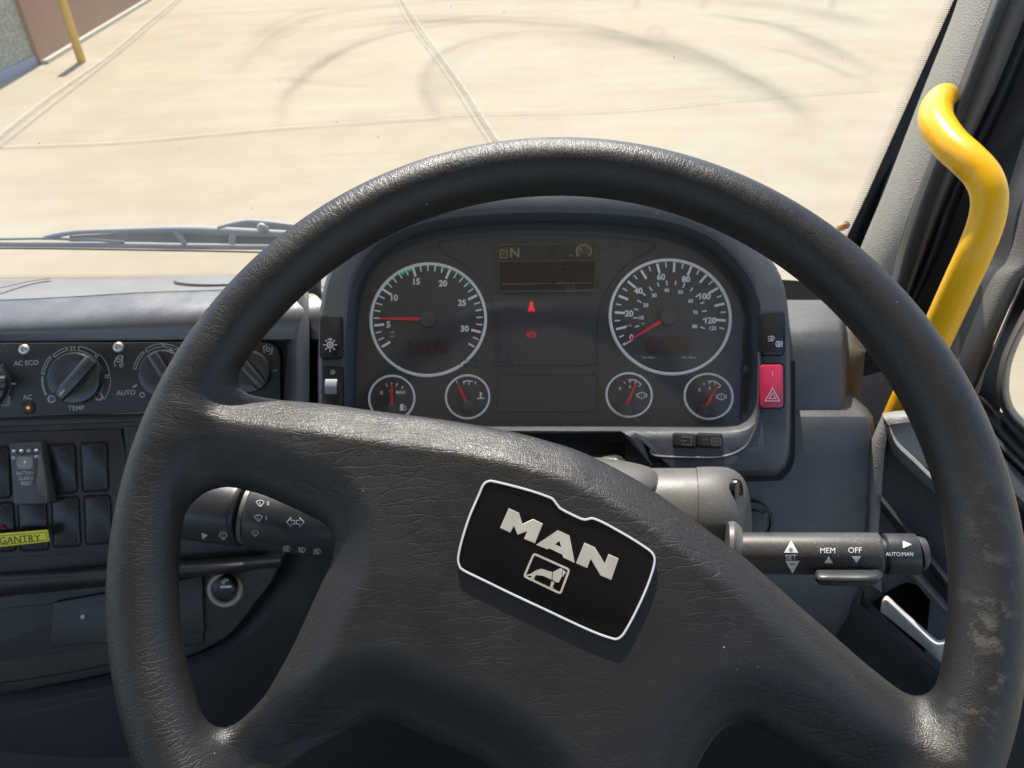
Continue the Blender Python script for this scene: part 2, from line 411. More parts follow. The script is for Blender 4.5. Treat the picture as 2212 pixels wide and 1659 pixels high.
def lathe(pl, x, y, prof, seg=40, mb=None, ry=1.0):
    """profile of (radius in photo units, height in m) turned about the surface normal at (x, y)"""
    mb = mb or MB(); vs = []; fs = []
    hm = sum(p[1] for p in prof)/len(prof); ca, cb = pl.ab(x, y, hm); k1 = (Vector(pl.ab(x+10, y, hm))-Vector((ca, cb))).length/10
    for r, h in prof:
        for i in range(seg):
            a = 2*math.pi*i/seg; vs.append(pl.P(ca+k1*r*math.cos(a), cb+k1*r*ry*math.sin(a), h))
    for k in range(len(prof)-1):
        for i in range(seg): j = (i+1) % seg; fs.append((k*seg+i, k*seg+j, (k+1)*seg+j, (k+1)*seg+i))
    if prof[-1][0] > 1e-6: fs.append(tuple(range((len(prof)-1)*seg, len(prof)*seg)))
    return mb.add(vs, fs)
_tc = {}
def glyphs(txt, bold=0.0):
    if (txt, bold) in _tc: return _tc[(txt, bold)]
    cu = bpy.data.curves.new('t', 'FONT'); cu.body = txt; cu.size = 1; cu.offset = bold; cu.resolution_u = 3
    cu.align_x = 'CENTER'; o = bpy.data.objects.new('t', cu); COL.objects.link(o)
    dg = bpy.context.evaluated_depsgraph_get(); me = bpy.data.meshes.new_from_object(o.evaluated_get(dg))
    vs = [(v.co.x, v.co.y) for v in me.vertices]; fs = [tuple(p.vertices) for p in me.polygons]
    bpy.data.objects.remove(o); bpy.data.curves.remove(cu); bpy.data.meshes.remove(me)
    ys = [v[1] for v in vs]; y0, y1 = min(ys), max(ys); xs = [v[0] for v in vs]; xm = (min(xs)+max(xs))/2
    k = 1/(y1-y0); _tc[(txt, bold)] = ([((a-xm)*k, (b-(y0+y1)/2)*k) for a, b in vs], fs); return _tc[(txt, bold)]
def text(pl, txt, x, y, hgt, h, mb=None, rot=0.0, wx=1.0, bold=0.0):
    """lettering centred on (x, y), cap height hgt in photo units, rot in degrees anticlockwise"""
    mb = mb or MB(); vs, fs = glyphs(txt, bold); c, s_ = math.cos(math.radians(rot)), math.sin(math.radians(rot))
    out = []
    for a, b in vs:
        a, b = a*hgt*wx, b*hgt; out.append(pl.at(x+a*c-b*s_, y-a*s_-b*c, h))
    return mb.add(out, fs)

# ================================================================== steering wheel
WT, WYAW, WR, Wr = .32893963, -.05658688, .218, .0174
def _cam(v): return RT*float(v[0]) + UP*float(v[1]) + FW*float(v[2])
_u = np.array([math.cos(WYAW), 0, math.sin(WYAW)]); _v = np.array([0, math.cos(WT), math.sin(WT)])
_v = _v-_u*(_v@_u); _v /= np.linalg.norm(_v); _n = np.cross(_u, _v); _c = np.array([.02131583, -.07264302, .40609932])
_n *= -np.sign(_n@_c)
class WheelPl(Pl):
    def __init__(s): s.p = C0+_cam(_c); s.n = _cam(_n); s.e1 = _cam(_u); s.e2 = _cam(_v)
WP = WheelPl()
def wheel_h(h):
    q = WheelPl(); q.p = WP.p + WP.n*h; return q
def arc(a0, a1, r=232, n=14): return [(r*math.cos(math.radians(a0+(a1-a0)*i/n)), r*math.sin(math.radians(a0+(a1-a0)*i/n))) for i in range(n+1)]
# openings between the spokes, in millimetres on the wheel's own plane
OP1 = [(-230, 10), (-200, 15), (-180, 18), (-167, 16), (-159, 14), (-143, 8), (-132, 3), (-122, -2), (-117, -10), (-116, -15), (-117, -23), (-120, -30), (-132, -61), (-141, -79), (-148, -90), (-160, -101), (-174, -110), (-205, -128), (-232, -60)]
OP2 = [(-228, 86), (-190, 77), (-163, 71), (-150, 69), (-126, 66), (-100, 62), (-61, 57), (-22, 50), (-3, 45), (13, 40), (28, 33), (46, 23), (63, 11), (80, -2), (97, -15), (108, -25), (124, -40), (139, -53), (154, -66), (170, -78), (190, -90), (212, -100)] + arc(-24, 159)
OP3 = [(-146, -139), (-128, -122), (-115, -113), (-104, -107), (-93, -101), (-86, -99), (-79, -100), (-64, -106), (-47, -112), (-33, -118), (-16, -131), (-6, -150), (0, -175), (4, -230)] + arc(-92, -131)[1:]
OP4 = [(150, -126), (130, -114), (112, -104), (100, -97), (92, -95), (84, -97), (77, -103), (70, -113), (62, -128), (52, -150), (46, -176), (46, -228)] + arc(-74, -44)[1:]
def sdf2(poly, X, Y):
    P = np.array(poly)/1000.; D = np.full(X.shape, 1e9); ins = np.zeros(X.shape, bool)
    for i in range(len(P)):
        a, b = P[i-1], P[i]; e = b-a; L = e@e
        t = np.clip(((X-a[0])*e[0]+(Y-a[1])*e[1])/L, 0, 1)
        D = np.minimum(D, np.hypot(X-a[0]-t*e[0], Y-a[1]-t*e[1]))
        if a[1] != b[1]: ins ^= ((a[1] > Y) != (b[1] > Y)) & (X < (b[0]-a[0])*(Y-a[1])/(b[1]-a[1])+a[0])
    return np.where(ins, -D, D)
G1 = np.linspace(-.25, .25, 701); _X, _Y = np.meshgrid(G1, G1, indexing='ij')
_O = [sdf2(smooth(q, 3, True), _X, _Y) for q in (OP1, OP2, OP3, OP4)]
def samp(Gr, x, y):
    fx = np.clip((x+.25)/.5*700, 0, 699.999); fy = np.clip((y+.25)/.5*700, 0, 699.999)
    i = fx.astype(int); j = fy.astype(int); u = fx-i; v = fy-j
    return Gr[i, j]*(1-u)*(1-v)+Gr[i+1, j]*u*(1-v)+Gr[i, j+1]*(1-u)*v+Gr[i+1, j+1]*u*v
def ss(x): x = np.clip(x, 0, 1); return x*x*(3-2*x)
HC = .017
def wheel_sdf(x, y, h):
    rho = np.hypot(x, y)
    dt = np.sqrt((rho-WR)**2 + (h*1.0)**2)-Wr
    o1, o2, o3, o4 = [samp(g, x, y) for g in _O]
    d2 = np.maximum(rho-WR, -np.minimum(np.minimum(o1, o2), np.minimum(o3, o4)))
    m = np.minimum(np.minimum(o1, o3), o4)
    hf = HC - .013*(1-ss(np.minimum(o1, o4)/.028)) - .022*(1-ss(o3/.036)) - .013*(1-ss(o2/.024)) - .008*ss((rho-.12)/.09)
    hf = np.maximum(hf, -.006)
    re = .0085; dz = np.maximum(h-hf, -.013-h)
    qx, qz = d2+re, dz+re
    ds = np.minimum(np.maximum(qx, qz), 0)+np.sqrt(np.maximum(qx, 0)**2+np.maximum(qz, 0)**2)-re
    k = .017; t = np.clip(.5+.5*(ds-dt)/k, 0, 1)
    return ds*(1-t)+dt*t-k*t*(1-t)
def surface_nets(fn, lo, hi, step):
    ax = [np.arange(lo[i], hi[i]+step, step) for i in range(3)]
    X, Y, Z = np.meshgrid(*ax, indexing='ij'); G = fn(X, Y, Z); S = G < 0
    n = np.array(G.shape)-1
    cs = [(i, j, k) for i in (0, 1) for j in (0, 1) for k in (0, 1)]
    sub = lambda A, c: A[c[0]:c[0]+n[0], c[1]:c[1]+n[1], c[2]:c[2]+n[2]]
    cnt = sum(sub(S, c).astype(int) for c in cs); act = (cnt > 0) & (cnt < 8)
    I = np.argwhere(act); idx = -np.ones(act.shape, int); idx[act] = np.arange(len(I))
    acc = np.zeros((len(I), 3)); num = np.zeros(len(I))
    for a in cs:
        for d in range(3):
            if a[d]: continue
            b = list(a); b[d] = 1
            ga = sub(G, a)[act]; gb = sub(G, b)[act]; cr = (ga < 0) != (gb < 0)
            t = np.where(cr, ga/np.where(cr, ga-gb, 1), 0); p = np.array(a, float)[None].repeat(len(I), 0); p[:, d] += t
            acc[cr] += p[cr]; num[cr] += 1
    V = np.array(lo)+(I+acc/num[:, None])*step
    Fc = []
    for d in range(3):
        e1, e2 = (d+1) % 3, (d+2) % 3
        sl0 = [slice(1, n[0]), slice(1, n[1]), slice(1, n[2])]; sl0[d] = slice(0, n[d])
        sl1 = list(sl0); sl1[d] = slice(1, n[d]+1)
        cr = S[tuple(sl0)] != S[tuple(sl1)]; flip = S[tuple(sl0)][cr]
        J = np.argwhere(cr); off = np.array([s.start for s in sl0]); J = J+off
        def at(o1, o2):
            K = J.copy(); K[:, e1] += o1; K[:, e2] += o2; return idx[K[:, 0], K[:, 1], K[:, 2]]
        q = np.stack([at(-1, -1), at(0, -1), at(0, 0), at(-1, 0)], 1); q[~flip] = q[~flip][:, ::-1]
        Fc.append(q[(q >= 0).all(1)])
    return V, np.vstack(Fc)
V, FQ = surface_nets(wheel_sdf, (-.242, -.242, -.0215), (.242, .242, .0245), .0017)
for _ in range(2):                                     # settle the vertices onto the true surface
    e = 5e-4; g0 = wheel_sdf(*V.T)
    gr = np.stack([(wheel_sdf(*(V+np.eye(3)[i]*e).T)-g0)/e for i in range(3)], 1)
    V = V-gr*(g0/np.maximum((gr**2).sum(1), .2))[:, None]*.8

wheel = thing('steering_wheel', 'large black leather steering wheel with four spokes, turned slightly clockwise', 'steering wheel', WP.p)
me = bpy.data.meshes.new('rim_and_spokes')
Mw = np.array([list(WP.e1), list(WP.e2), list(WP.n)])
me.from_pydata((V@Mw).tolist(), [], FQ.tolist()); me.update()
if sum(p.normal.dot(WP.n)*p.area for p in me.polygons if p.center.dot(WP.n) > .01) < 0: me.flip_normals()
me.shade_smooth(); me.materials.append(M['leather'])
th = np.arctan2(V[:, 1], V[:, 0]); rho = np.hypot(V[:, 0], V[:, 1]); ph = np.arctan2(V[:, 2], rho-WR)
a_uv = me.attributes.new('rimuv', 'FLOAT_VECTOR', 'POINT')
a_uv.data.foreach_set('vector', np.stack([(th % (2*np.pi))*WR, ph*Wr, 0*th], 1).ravel())
o1m = np.minimum(np.minimum(samp(_O[0], V[:, 0], V[:, 1]), samp(_O[2], V[:, 0], V[:, 1])), samp(_O[3], V[:, 0], V[:, 1]))
mk = ss((rho-.192)/.016)
me.attributes.new('rimmask', 'FLOAT', 'POINT').data.foreach_set('value', mk)
thd = np.degrees(th); sc = np.exp(-((thd+20)/13)**2)*ss((.226-rho)/.012)*ss((rho-.199)/.008) + .25*np.exp(-((thd+5)/14)**2)*mk
me.attributes.new('worn', 'FLOAT', 'POINT').data.foreach_set('value', ss((np.cos(th-.1)-.35)/.4)*mk)
me.attributes.new('scuff', 'FLOAT', 'POINT').data.foreach_set('value', sc)
o = bpy.data.objects.new('rim_and_spokes', me); COL.objects.link(o); o.parent = wheel

# badge: coordinates surveyed on a close view of the plate
def bz(pts): return [(967.7+a*.2292, 1019.5+b*.2292) for a, b in pts]
BP = wheel_h(HC)
ring_c = smooth(bz([(385, 88), (430, 90), (600, 130), (800, 185), (950, 238), (990, 260), (1035, 318), (1070, 352), (1200, 418), (1270, 447), (1310, 448), (1345, 439), (1390, 446), (1500, 497), (1700, 610), (1850, 705), (1925, 765), (1948, 830), (1930, 930), (1870, 1100), (1780, 1300), (1690, 1470), (1640, 1545), (1590, 1575), (1540, 1568), (1400, 1520), (1200, 1432), (900, 1290), (600, 1150), (350, 1028), (150, 930), (105, 880), (98, 800), (130, 650), (200, 430), (290, 220), (335, 120)]), 4, True)
q_out = inset2([p for p in ring_c], -4.2) if poly_area(ring_c) > 0 else inset2(ring_c, 4.2)
if abs(poly_area(q_out)) < abs(poly_area(ring_c)): q_out = inset2(ring_c, 4.2 if poly_area(ring_c) < 0 else -4.2)
def offs(q, d):   # outward offset
    r = inset2(q, d); return r if (abs(poly_area(r)) > abs(poly_area(q))) == (d < 0 if poly_area(q) > 0 else d > 0) else inset2(q, -d)
def grow(q, d):
    r = inset2(q, d)
    return r if (abs(poly_area(r)) > abs(poly_area(q))) == (d > 0) else inset2(q, -d)
badge = slab(BP, grow(ring_c, 4.8), -.006, .0004, .0006).build('badge', 'gap', wheel)
slab(BP, grow(ring_c, 2.2), -.001, .0018, .0004).build('plate', 'badge', badge)
mb = MB(); ro, ri = grow(ring_c, 2.5), grow(ring_c, -2.5); n = len(ro); vs = []
for q, h in ((ro, .0005), (ro, .0024), (grow(ring_c, 1.5), .0030), (grow(ring_c, -1.5), .0030), (ri, .0024), (ri, .0010)): vs += [BP.at(x, y, h) for x, y in q]
mb.add(vs, [(k*n+i, k*n+(i+1) % n, (k+1)*n+(i+1) % n, (k+1)*n+i) for k in range(5) for i in range(n)])
mb.build('badge_ring', 'badge_ring', badge)
mb = MB()
for L in ([(572, 342), (668, 383), (702, 490), (800, 443), (895, 487), (820, 673), (716, 630), (747, 558), (655, 592), (622, 508), (587, 572), (490, 527)],
          [(1285, 665), (1385, 710), (1478, 862), (1513, 772), (1610, 815), (1540, 1018), (1437, 975), (1345, 820), (1312, 907), (1207, 860)]):
    slab(BP, bz(L), .0016, .0025, .0002, mb)
A_ = bz([(1035, 548), (1145, 598), (1195, 858), (1085, 805), (1080, 780), (950, 718), (940, 730), (830, 686)]); H_ = bz([(1050, 650), (1068, 708), (1010, 683)])
for part_ in ([A_[0], A_[1], H_[0]], [A_[1], A_[2], A_[3], A_[4], H_[1], H_[0]], [A_[4], A_[5], H_[2], H_[1]], [A_[5], A_[6], A_[7], A_[0], H_[0], H_[2]]):
    flat(BP, part_, .0025, mb)
mb.build('lettering', 'logo', badge, sharp=20)
mb = MB(); bx_ = bz([(810, 770), (1143, 920), (1060, 1145), (718, 983)])
cn = []
for i in range(4):                                     # rounded corners of the little frame
    a, b, c = bx_[i-1], bx_[i], bx_[(i+1) % 4]
    la, lc = math.dist(a, b), math.dist(b, c)
    p = (b[0]+(a[0]-b[0])*5/la, b[1]+(a[1]-b[1])*5/la); q = (b[0]+(c[0]-b[0])*5/lc, b[1]+(c[1]-b[1])*5/lc)
    cn += [p, ((p[0]+q[0]+2*b[0])/4, (p[1]+q[1]+2*b[1])/4), q]
stroke(BP, cn, 4.6, .0024, mb, True)
for L in ([(740, 968), (775, 962), (808, 940), (835, 925), (880, 912), (983, 943), (975, 1015), (900, 980), (870, 975), (830, 972), (812, 995), (818, 1012), (776, 1000), (792, 982), (768, 978), (742, 984)],
          [(990, 943), (1062, 905), (1078, 915), (1072, 985), (1045, 1042), (1012, 1038), (984, 1012)],
          [(1083, 912), (1094, 932), (1112, 942), (1108, 955), (1096, 962), (1086, 988), (1078, 985)],
          [(978, 1024), (1002, 1042), (994, 1068), (986, 1080), (998, 1098), (960, 1086)]):
    flat(BP, bz(L), .0024, mb)
mb.build('lion_emblem', 'logo', badge)

# ================================================================== instrument cluster
CP = Pl((1195, 540, .675), (900, 880, .655), (1500, 880, .655))     # the dial face
clu = thing('instrument_cluster', 'dark grey instrument cluster with two large dials behind the steering wheel', 'instrument cluster', CP.at(1195, 700))
out0 = smooth([(690, 980), (688, 880), (688, 760), (694, 650), (722, 560), (790, 478), (880, 425), (1000, 400), (1195, 395), (1360, 400), (1490, 425), (1590, 475), (1650, 540), (1688, 600), (1703, 680), (1706, 800), (1706, 940), (1702, 992), (1686, 1018), (1655, 1027), (1500, 1028), (1422, 1026), (1402, 1005), (1392, 975), (1380, 938), (1250, 936), (1000, 940), (760, 985)], 6, True)
inn0 = smooth([(768, 930), (770, 840), (772, 700), (782, 625), (815, 565), (880, 520), (960, 497), (1080, 485), (1195, 483), (1320, 487), (1430, 500), (1510, 530), (1570, 580), (1605, 640), (1615, 720), (1612, 840), (1600, 895), (1565, 914), (1400, 914), (1195, 914), (980, 914), (820, 914)], 6, True)
mid0 = smooth([(748, 935), (750, 840), (752, 700), (766, 610), (806, 540), (870, 502), (955, 478), (1080, 466), (1195, 464), (1330, 468), (1440, 482), (1530, 515), (1592, 570), (1632, 640), (1645, 720), (1645, 840), (1640, 890), (1612, 922), (1560, 930), (1400, 930), (1195, 929), (980, 929), (810, 932)], 6, True)
def star(q, c, n=150):
    """outline resampled by bearing from c, so that nested outlines can be skinned together"""
    P = np.array(q); a = np.arctan2(P[:, 1]-c[1], P[:, 0]-c[0]); r = np.hypot(P[:, 0]-c[0], P[:, 1]-c[1]); o = np.argsort(a)
    t = np.linspace(-np.pi, np.pi, n, endpoint=False); rr_ = np.interp(t, a[o], r[o], period=2*np.pi)
    return [(c[0]+rr_[i]*math.cos(t[i]), c[1]+rr_[i]*math.sin(t[i])) for i in range(n)]
cc = (1195, 700)
def band(pl, rings, mb=None):
    mb = mb or MB(); n = len(rings[0][0]); vs = []
    for q, h in rings: vs += [pl.at(x, y, h) for x, y in q]
    return mb.add(vs, [(k*n+i, k*n+(i+1) % n, (k+1)*n+(i+1) % n, (k+1)*n+i) for k in range(len(rings)-1) for i in range(n)])
so_, sm_, si_ = star(out0, cc), star(mid0, cc), star(inn0, cc)
mixr = lambda a, b, t: [(p[0]*(1-t)+q[0]*t, p[1]*(1-t)+q[1]*t) for p, q in zip(a, b)]
band(CP, [(so_, -.075), (so_, .022), (mixr(so_, sm_, .04), .027), (mixr(so_, sm_, .12), .030), (mixr(so_, sm_, .80), .031), (mixr(so_, sm_, .93), .030), (sm_, .027), (mixr(sm_, si_, .25), .020), (mixr(sm_, si_, .9), .004), (si_, .0)]).build('housing', 'cluster', clu)
face = flat(CP, grow(si_, 3), -.0005).build('dial_panel', 'face', clu)
# moulded brow and centre field: narrow raised ridges on the face
mb = MB()
def ridge(pl, pts, wd, h, mb, closed=False):
    n = len(pts); L = []; rows = [(-wd/2, .0), (-wd/4, h*.8), (0, h), (wd/4, h*.8), (wd/2, 0)]
    vs = []
    for i in range(n):
        a = pts[i-1] if (i > 0 or closed) else pts[i]; c = pts[(i+1) % n] if (i < n-1 or closed) else pts[i]
        dx, dy = c[0]-a[0], c[1]-a[1]; l = math.hypot(dx, dy) or 1
        for o_, hh in rows: vs.append(pl.at(pts[i][0]-dy/l*o_, pts[i][1]+dx/l*o_, hh))
    m = 5; mb.add(vs, [(i*m+k, i*m+k+1, ((i+1) % n)*m+k+1, ((i+1) % n)*m+k) for i in range(n if closed else n-1) for k in range(m-1)])
ridge(CP, smooth([(1073, 788), (1073, 700), (1062, 645), (1030, 595), (985, 560), (953, 541), (950, 530), (965, 521), (1080, 510), (1195, 508), (1300, 512), (1400, 523), (1417, 531), (1408, 542), (1360, 570), (1320, 615), (1300, 655), (1292, 720), (1292, 788)], 6), 5, .0012, mb)
ridge(CP, [(1073, 788), (1292, 788)], 3, .0006, mb)
ridge(CP, rr(1074, 808, 1291, 888, 10), 4, .0007, mb, True)
mb.build('moulding', 'cluster', clu)

def polar(cx, cy, rx, ry, a, k): return (cx+rx*k*math.cos(math.radians(a)), cy-ry*k*math.sin(math.radians(a)))
def tickmark(mb, g, a, k0, k1, wd, h=.0012):
    cx, cy, rx, ry = g; stroke(CP, [polar(cx, cy, rx, ry, a, k0), polar(cx, cy, rx, ry, a, k1)], wd, h, mb)
def gauge(name, label, g, ring_w=6.0, hub=18, needle_a=0, needle_k=(.12, .82), nw=5, hubxy=None):
    cx, cy, rx, ry = g
    r = lathe(CP, cx, cy, [(rx-ring_w, .0004), (rx-ring_w, .0022), (rx-ring_w*.7, .0030), (rx-ring_w*.3, .0030), (rx, .0022), (rx, .0)], 72, ry=ry/rx)
    root = lathe(CP, cx, cy, [(rx-1, .0001), (rx-ring_w+.5, .0006)], 72, ry=ry/rx).build(name, 'face', clu, label)
    ringm = MB(); ringm.v = r.v; ringm.f = r.f[:-1]
    ringm.build('dial_ring', 'chrome', root)
    hx, hy = hubxy or (cx, cy)
    tip = polar(cx, cy, rx, ry, needle_a, needle_k[1]) if needle_a is not None else None
    if tip:
        a = math.atan2(tip[1]-hy, tip[0]-hx); px, py = -math.sin(a), math.cos(a); k = hub*.8
        b = (hx+math.cos(a)*k, hy+math.sin(a)*k)
        slab(CP, [(b[0]+px*nw*.6, b[1]+py*nw*.6), (tip[0]+px*nw*.3, tip[1]+py*nw*.3), (tip[0]-px*nw*.3, tip[1]-py*nw*.3), (b[0]-px*nw*.6, b[1]-py*nw*.6)], .0022, .0034, .0002).build('needle', 'red', root)
    lathe(CP, hx, hy, [(hub, .0006), (hub, .0040), (hub*.93, .0052), (hub*.7, .0060), (0.01, .0064)], 32).build('needle_hub', 'face', root)
    return root
# rev counter
g = (925, 689, 127, 126.5)
rev = gauge('rev_counter', 'rev counter with green band and red needle near five', g, needle_a=179.2, needle_k=(.1, .83), nw=6)
A = lambda v: 187-8.05*(v-5)
mk = MB(); gr = MB(); gl = MB(); rd = MB()
for v in range(2, 33):
    if v == 32: tickmark(mk, g, A(v)-1, .80, .92, 3.6)
    elif v % 5 == 0 or v == 2: tickmark(mk, g, A(v), .755, .925, 5.2)
    else: tickmark(mk, g, A(v), .82, .925, 3)
for v, x, y in ((10, 852, 643), (15, 900, 608), (20, 957, 612), (25, 998, 654), (30, 1004, 710), (5, 839, 701)): text(CP, str(v), x, y, 14, .0012, mk, bold=.035)
text(CP, 'x100', 847, 718, 4, .0012, mk); text(CP, '/min', 847, 726, 4, .0012, mk)
for i in range(13):
    v = 11.5+i
    if v in (13.5, 14.5): tickmark(gl, g, A(v), .875, .945, 8)
    else: tickmark(gr, g, A(v), .885, .935, 7)
for v in (28.5, 29.5, 30.5, 31.5): tickmark(rd, g, A(v), .86, .90, 6)
mk.build('markings', 'chrome', rev, sharp=None); gr.build('green_band', 'green', rev, sharp=None); gl.build('lit_segments', 'green_lit', rev, sharp=None); rd.build('red_zone', 'red_print', rev, sharp=None)
flat(CP, [(881, 735), (968, 735), (968, 766), (881, 766)], .0018).build('odometer_window', 'lcd', rev)
# speedometer
g = (1448, 683, 133, 129)
spd = gauge('speedometer', 'speedometer with red needle resting at zero', g, needle_a=None, hubxy=(1443, 685))
a = math.atan2(741-685, 1350-1443); px, py = -math.sin(a), math.cos(a); b = (1443+14*math.cos(a), 685+14*math.sin(a))
slab(CP, [(b[0]+px*4, b[1]+py*4), (1350+px, 741+py), (1350-px, 741-py), (b[0]-px*4, b[1]-py*4)], .0022, .0034, .0002).build('needle', 'red', spd)
A = lambda v: 212-1.805*v
mk = MB(); rd = MB()
for v in range(0, 126, 5): tickmark(mk, g, A(v), .74 if v % 10 == 0 else .82, .905, 5 if v % 10 == 0 else 2.8)
for v, x, y in ((20, 1359, 677), (40, 1379, 628), (60, 1428, 598), (80, 1482, 603), (100, 1523, 640), (120, 1535, 692), (0, 1364, 729)): text(CP, str(v), x, y, 14, .0012, mk, bold=.035)
for v, x, y in ((10, 1386, 686), (20, 1395, 659), (30, 1413, 638), (40, 1440, 627), (50, 1470, 631), (60, 1492, 650), (70, 1502, 675), (80, 1501, 705), (125, 1540, 709)): text(CP, str(v), x, y, 8.6, .0012, mk, bold=.035)
for v in range(5, 81, 5): tickmark(mk, g, A(v*1.609), .52 if v % 10 == 0 else .53, .60, 2.8)
text(CP, 'km/h', 1358, 703, 4.5, .0012, mk); text(CP, 'mph', 1389, 699, 4.5, .0012, mk)
text(CP, 'Vmax 90km/h', 1400, 772, 3.6, .0012).build('fine_print', 'chrome', spd, sharp=None); text(CP, 'Tmax 100km/h', 1488, 772, 3.6, .0012).build('fine_print', 'chrome', spd, sharp=None)
for v, x, y in ((30, 1364, 650), (50, 1400, 608)): text(CP, str(v), x, y, 8, .0012, rd, bold=.01)
mk.build('markings', 'chrome', spd, sharp=None); rd.build('red_numerals', 'red_print', spd, sharp=None)
flat(CP, [(1397, 729), (1491, 729), (1491, 762), (1397, 762)], .0018).build('odometer_window', 'lcd', spd)
# four small gauges
def small(name, label, g, na, hubxy, build_marks, tipk=.7):
    r = gauge(name, label, g, 4.2, 13, na, (.1, tipk), 5.5, hubxy); mk = MB(); rd = MB(); build_marks(mk, rd, g)
    mk.build('markings', 'chrome', r, sharp=None)
    if rd.v: rd.build('red_zone', 'red_print', r, sharp=None)
def fuel(mk, rd, g):
    text(CP, '0', 824, 848, 8, .0012, mk, bold=.02); text(CP, 'MAX', 866, 847, 7, .0012, mk, bold=.02); text(CP, '1/2', 845, 844, 6, .0012, mk)
    for x0, y0, x1, y1 in ((834, 829, 836, 836), (846, 826, 846, 835), (858, 828, 856, 834), (871, 834, 867, 840)): stroke(CP, [(x0, y0), (x1, y1)], 2.2, .0012, mk)
    stroke(CP, smooth([(818, 842), (822, 834), (834, 830)], 4), 2.4, .0012, rd)
    slab(CP, rr(864, 873, 872, 887, 1), .0008, .0012, 0, mk); stroke(CP, [(873, 876), (877, 879), (877, 886), (873, 886)], 1.4, .0012, mk)
def temp(mk, rd, g):
    stroke(CP, [(986, 823), (990, 831)], 3, .0012, mk); stroke(CP, [(1002, 830), (1001, 825), (1010, 822), (1022, 824)], 2.2, .0012, mk); stroke(CP, [(1013, 823), (1013, 831)], 2.2, .0012, mk)
    stroke(CP, [(1028, 824), (1026, 830)], 2.2, .0012, mk); stroke(CP, [(1034, 828), (1041, 830), (1040, 837)], 2.4, .0012, rd)
    stroke(CP, [(1038, 847), (1038, 860)], 3, .0012, mk); stroke(CP, [(1030, 861), (1047, 860)], 2.2, .0012, mk); stroke(CP, [(1038, 851), (1043, 851)], 1.5, .0012, mk)
def air(x, y, num):
    def f(mk, rd, g):
        text(CP, '0', x-13, y-13, 7, .0012, mk, bold=.02); text(CP, '6', x+9, y-17, 7, .0012, mk, bold=.02)
        stroke(CP, [(x-21, y-22), (x-17, y-27), (x-10, y-30)], 2.2, .0012, rd)
        stroke(CP, [(x-4, y-28), (x-3, y-23)], 2, .0012, mk)
        stroke(CP, smooth([(x+5, y-31), (x+20, y-31), (x+33, y-22)], 4), 2.2, .0012, mk); stroke(CP, [(x+9, y-31), (x+9, y-25)], 2, .0012, mk); stroke(CP, [(x+21, y-29), (x+19, y-23)], 2, .0012, mk); stroke(CP, [(x+33, y-22), (x+28, y-17)], 2, .0012, mk)
        stroke(CP, circ(x+34, y+2, 7.5, 20, 6.5), 1.7, .0012, mk, True); text(CP, num, x+34, y+2, 6.5, .0012, mk)
        for s in (-1, 1): stroke(CP, circ(x+34, y+2, 11, 8, 9.5, 150 if s < 0 else -30, 210 if s < 0 else 30), 1.6, .0012, mk)
    return f
small('fuel_gauge', 'fuel gauge with needle pointing straight up', (846, 860, 51, 51), 90, (846, 884), fuel, .60)
small('temperature_gauge', 'coolant gauge with needle leaning to the upper left', (1010, 857, 49, 49), 126, (1012, 878), temp, .78)
small('air_gauge', 'left air pressure gauge with needle up to the right', (1359, 853, 51, 49.5), 60, (1350, 884), air(1352, 852, '1'), .62)
small('air_gauge', 'right air pressure gauge with needle up to the right', (1531, 856, 54, 51), 52, (1521, 886), air(1524, 855, '2'), .56)
# centre display
dsp = flat(CP, [(1078, 529), (1285, 525), (1285, 628), (1078, 630)], .0020).build('display', 'display', clu)
flat(CP, [(1080, 531), (1283, 527), (1283, 562), (1080, 564)], .0024).build('status_bar', 'display_bar', dsp)
mb = MB(); stroke(CP, [(1078, 529), (1285, 525), (1285, 628), (1078, 630)], 1.8, .0028, mb, True); stroke(CP, [(1079, 564.5), (1284, 562.5)], 1.8, .0028, mb)
stroke(CP, [(1083, 614), (1191, 612), (1191, 628), (1083, 629)], 1.6, .0028, mb, True); stroke(CP, [(1199, 612), (1281, 611), (1281, 626), (1199, 628)], 1.6, .0028, mb, True); stroke(CP, [(1239, 612), (1239, 627)], 1.6, .0028, mb)
stroke(CP, circ(1229, 621, 3, 10), 1.2, .0028, mb, True); stroke(CP, circ(1225, 624, 2, 8), 1.1, .0028, mb, True)
mb.build('outline', 'display_line', dsp, sharp=None)
mb = MB(); text(CP, 'N', 1112, 546, 21, .0028, mb, bold=.01); mb.build('gear_letter', 'display_mark', dsp, sharp=None); mb = MB(); stroke(CP, rr(1081, 540, 1095, 557, 2), 2, .0028, mb, True); text(CP, 'T', 1088, 549, 8, .0028, mb)
mb.build('gearbox_symbol', 'display_mark', dsp, sharp=None); mb = MB(); stroke(CP, circ(1261, 543, 16, 22, 14, -50, 230), 3, .0028, mb); stroke(CP, [(1261, 546), (1252, 536)], 1.8, .0028, mb)
for a in range(-30, 230, 30): stroke(CP, [polar(1261, 543, 12, 10, a, 1), polar(1261, 543, 8.5, 7, a, 1)], 1.6, .0028, mb)
mb.build('gauge_symbol', 'display_mark', dsp, sharp=None); mb = MB(); stroke(CP, [(1230, 552), (1236, 552)], 2, .0028, mb)
mb.build('dash_symbol', 'display_mark', dsp, sharp=None)
mb = MB(); slab(CP, circ(1148, 655, 3.6, 12), .0006, .0011, 0, mb); slab(CP, [(1145, 658), (1151, 658), (1154, 668), (1142, 668)], .0006, .0011, 0, mb); stroke(CP, [(1140, 669), (1156, 669)], 3, .0011, mb); stroke(CP, [(1144, 670), (1144, 674)], 3, .0011, mb); stroke(CP, [(1152, 670), (1152, 674)], 3, .0011, mb)
mb.build('seatbelt_lamp', 'red_lamp', clu, 'bright red lit seatbelt symbol', sharp=None)
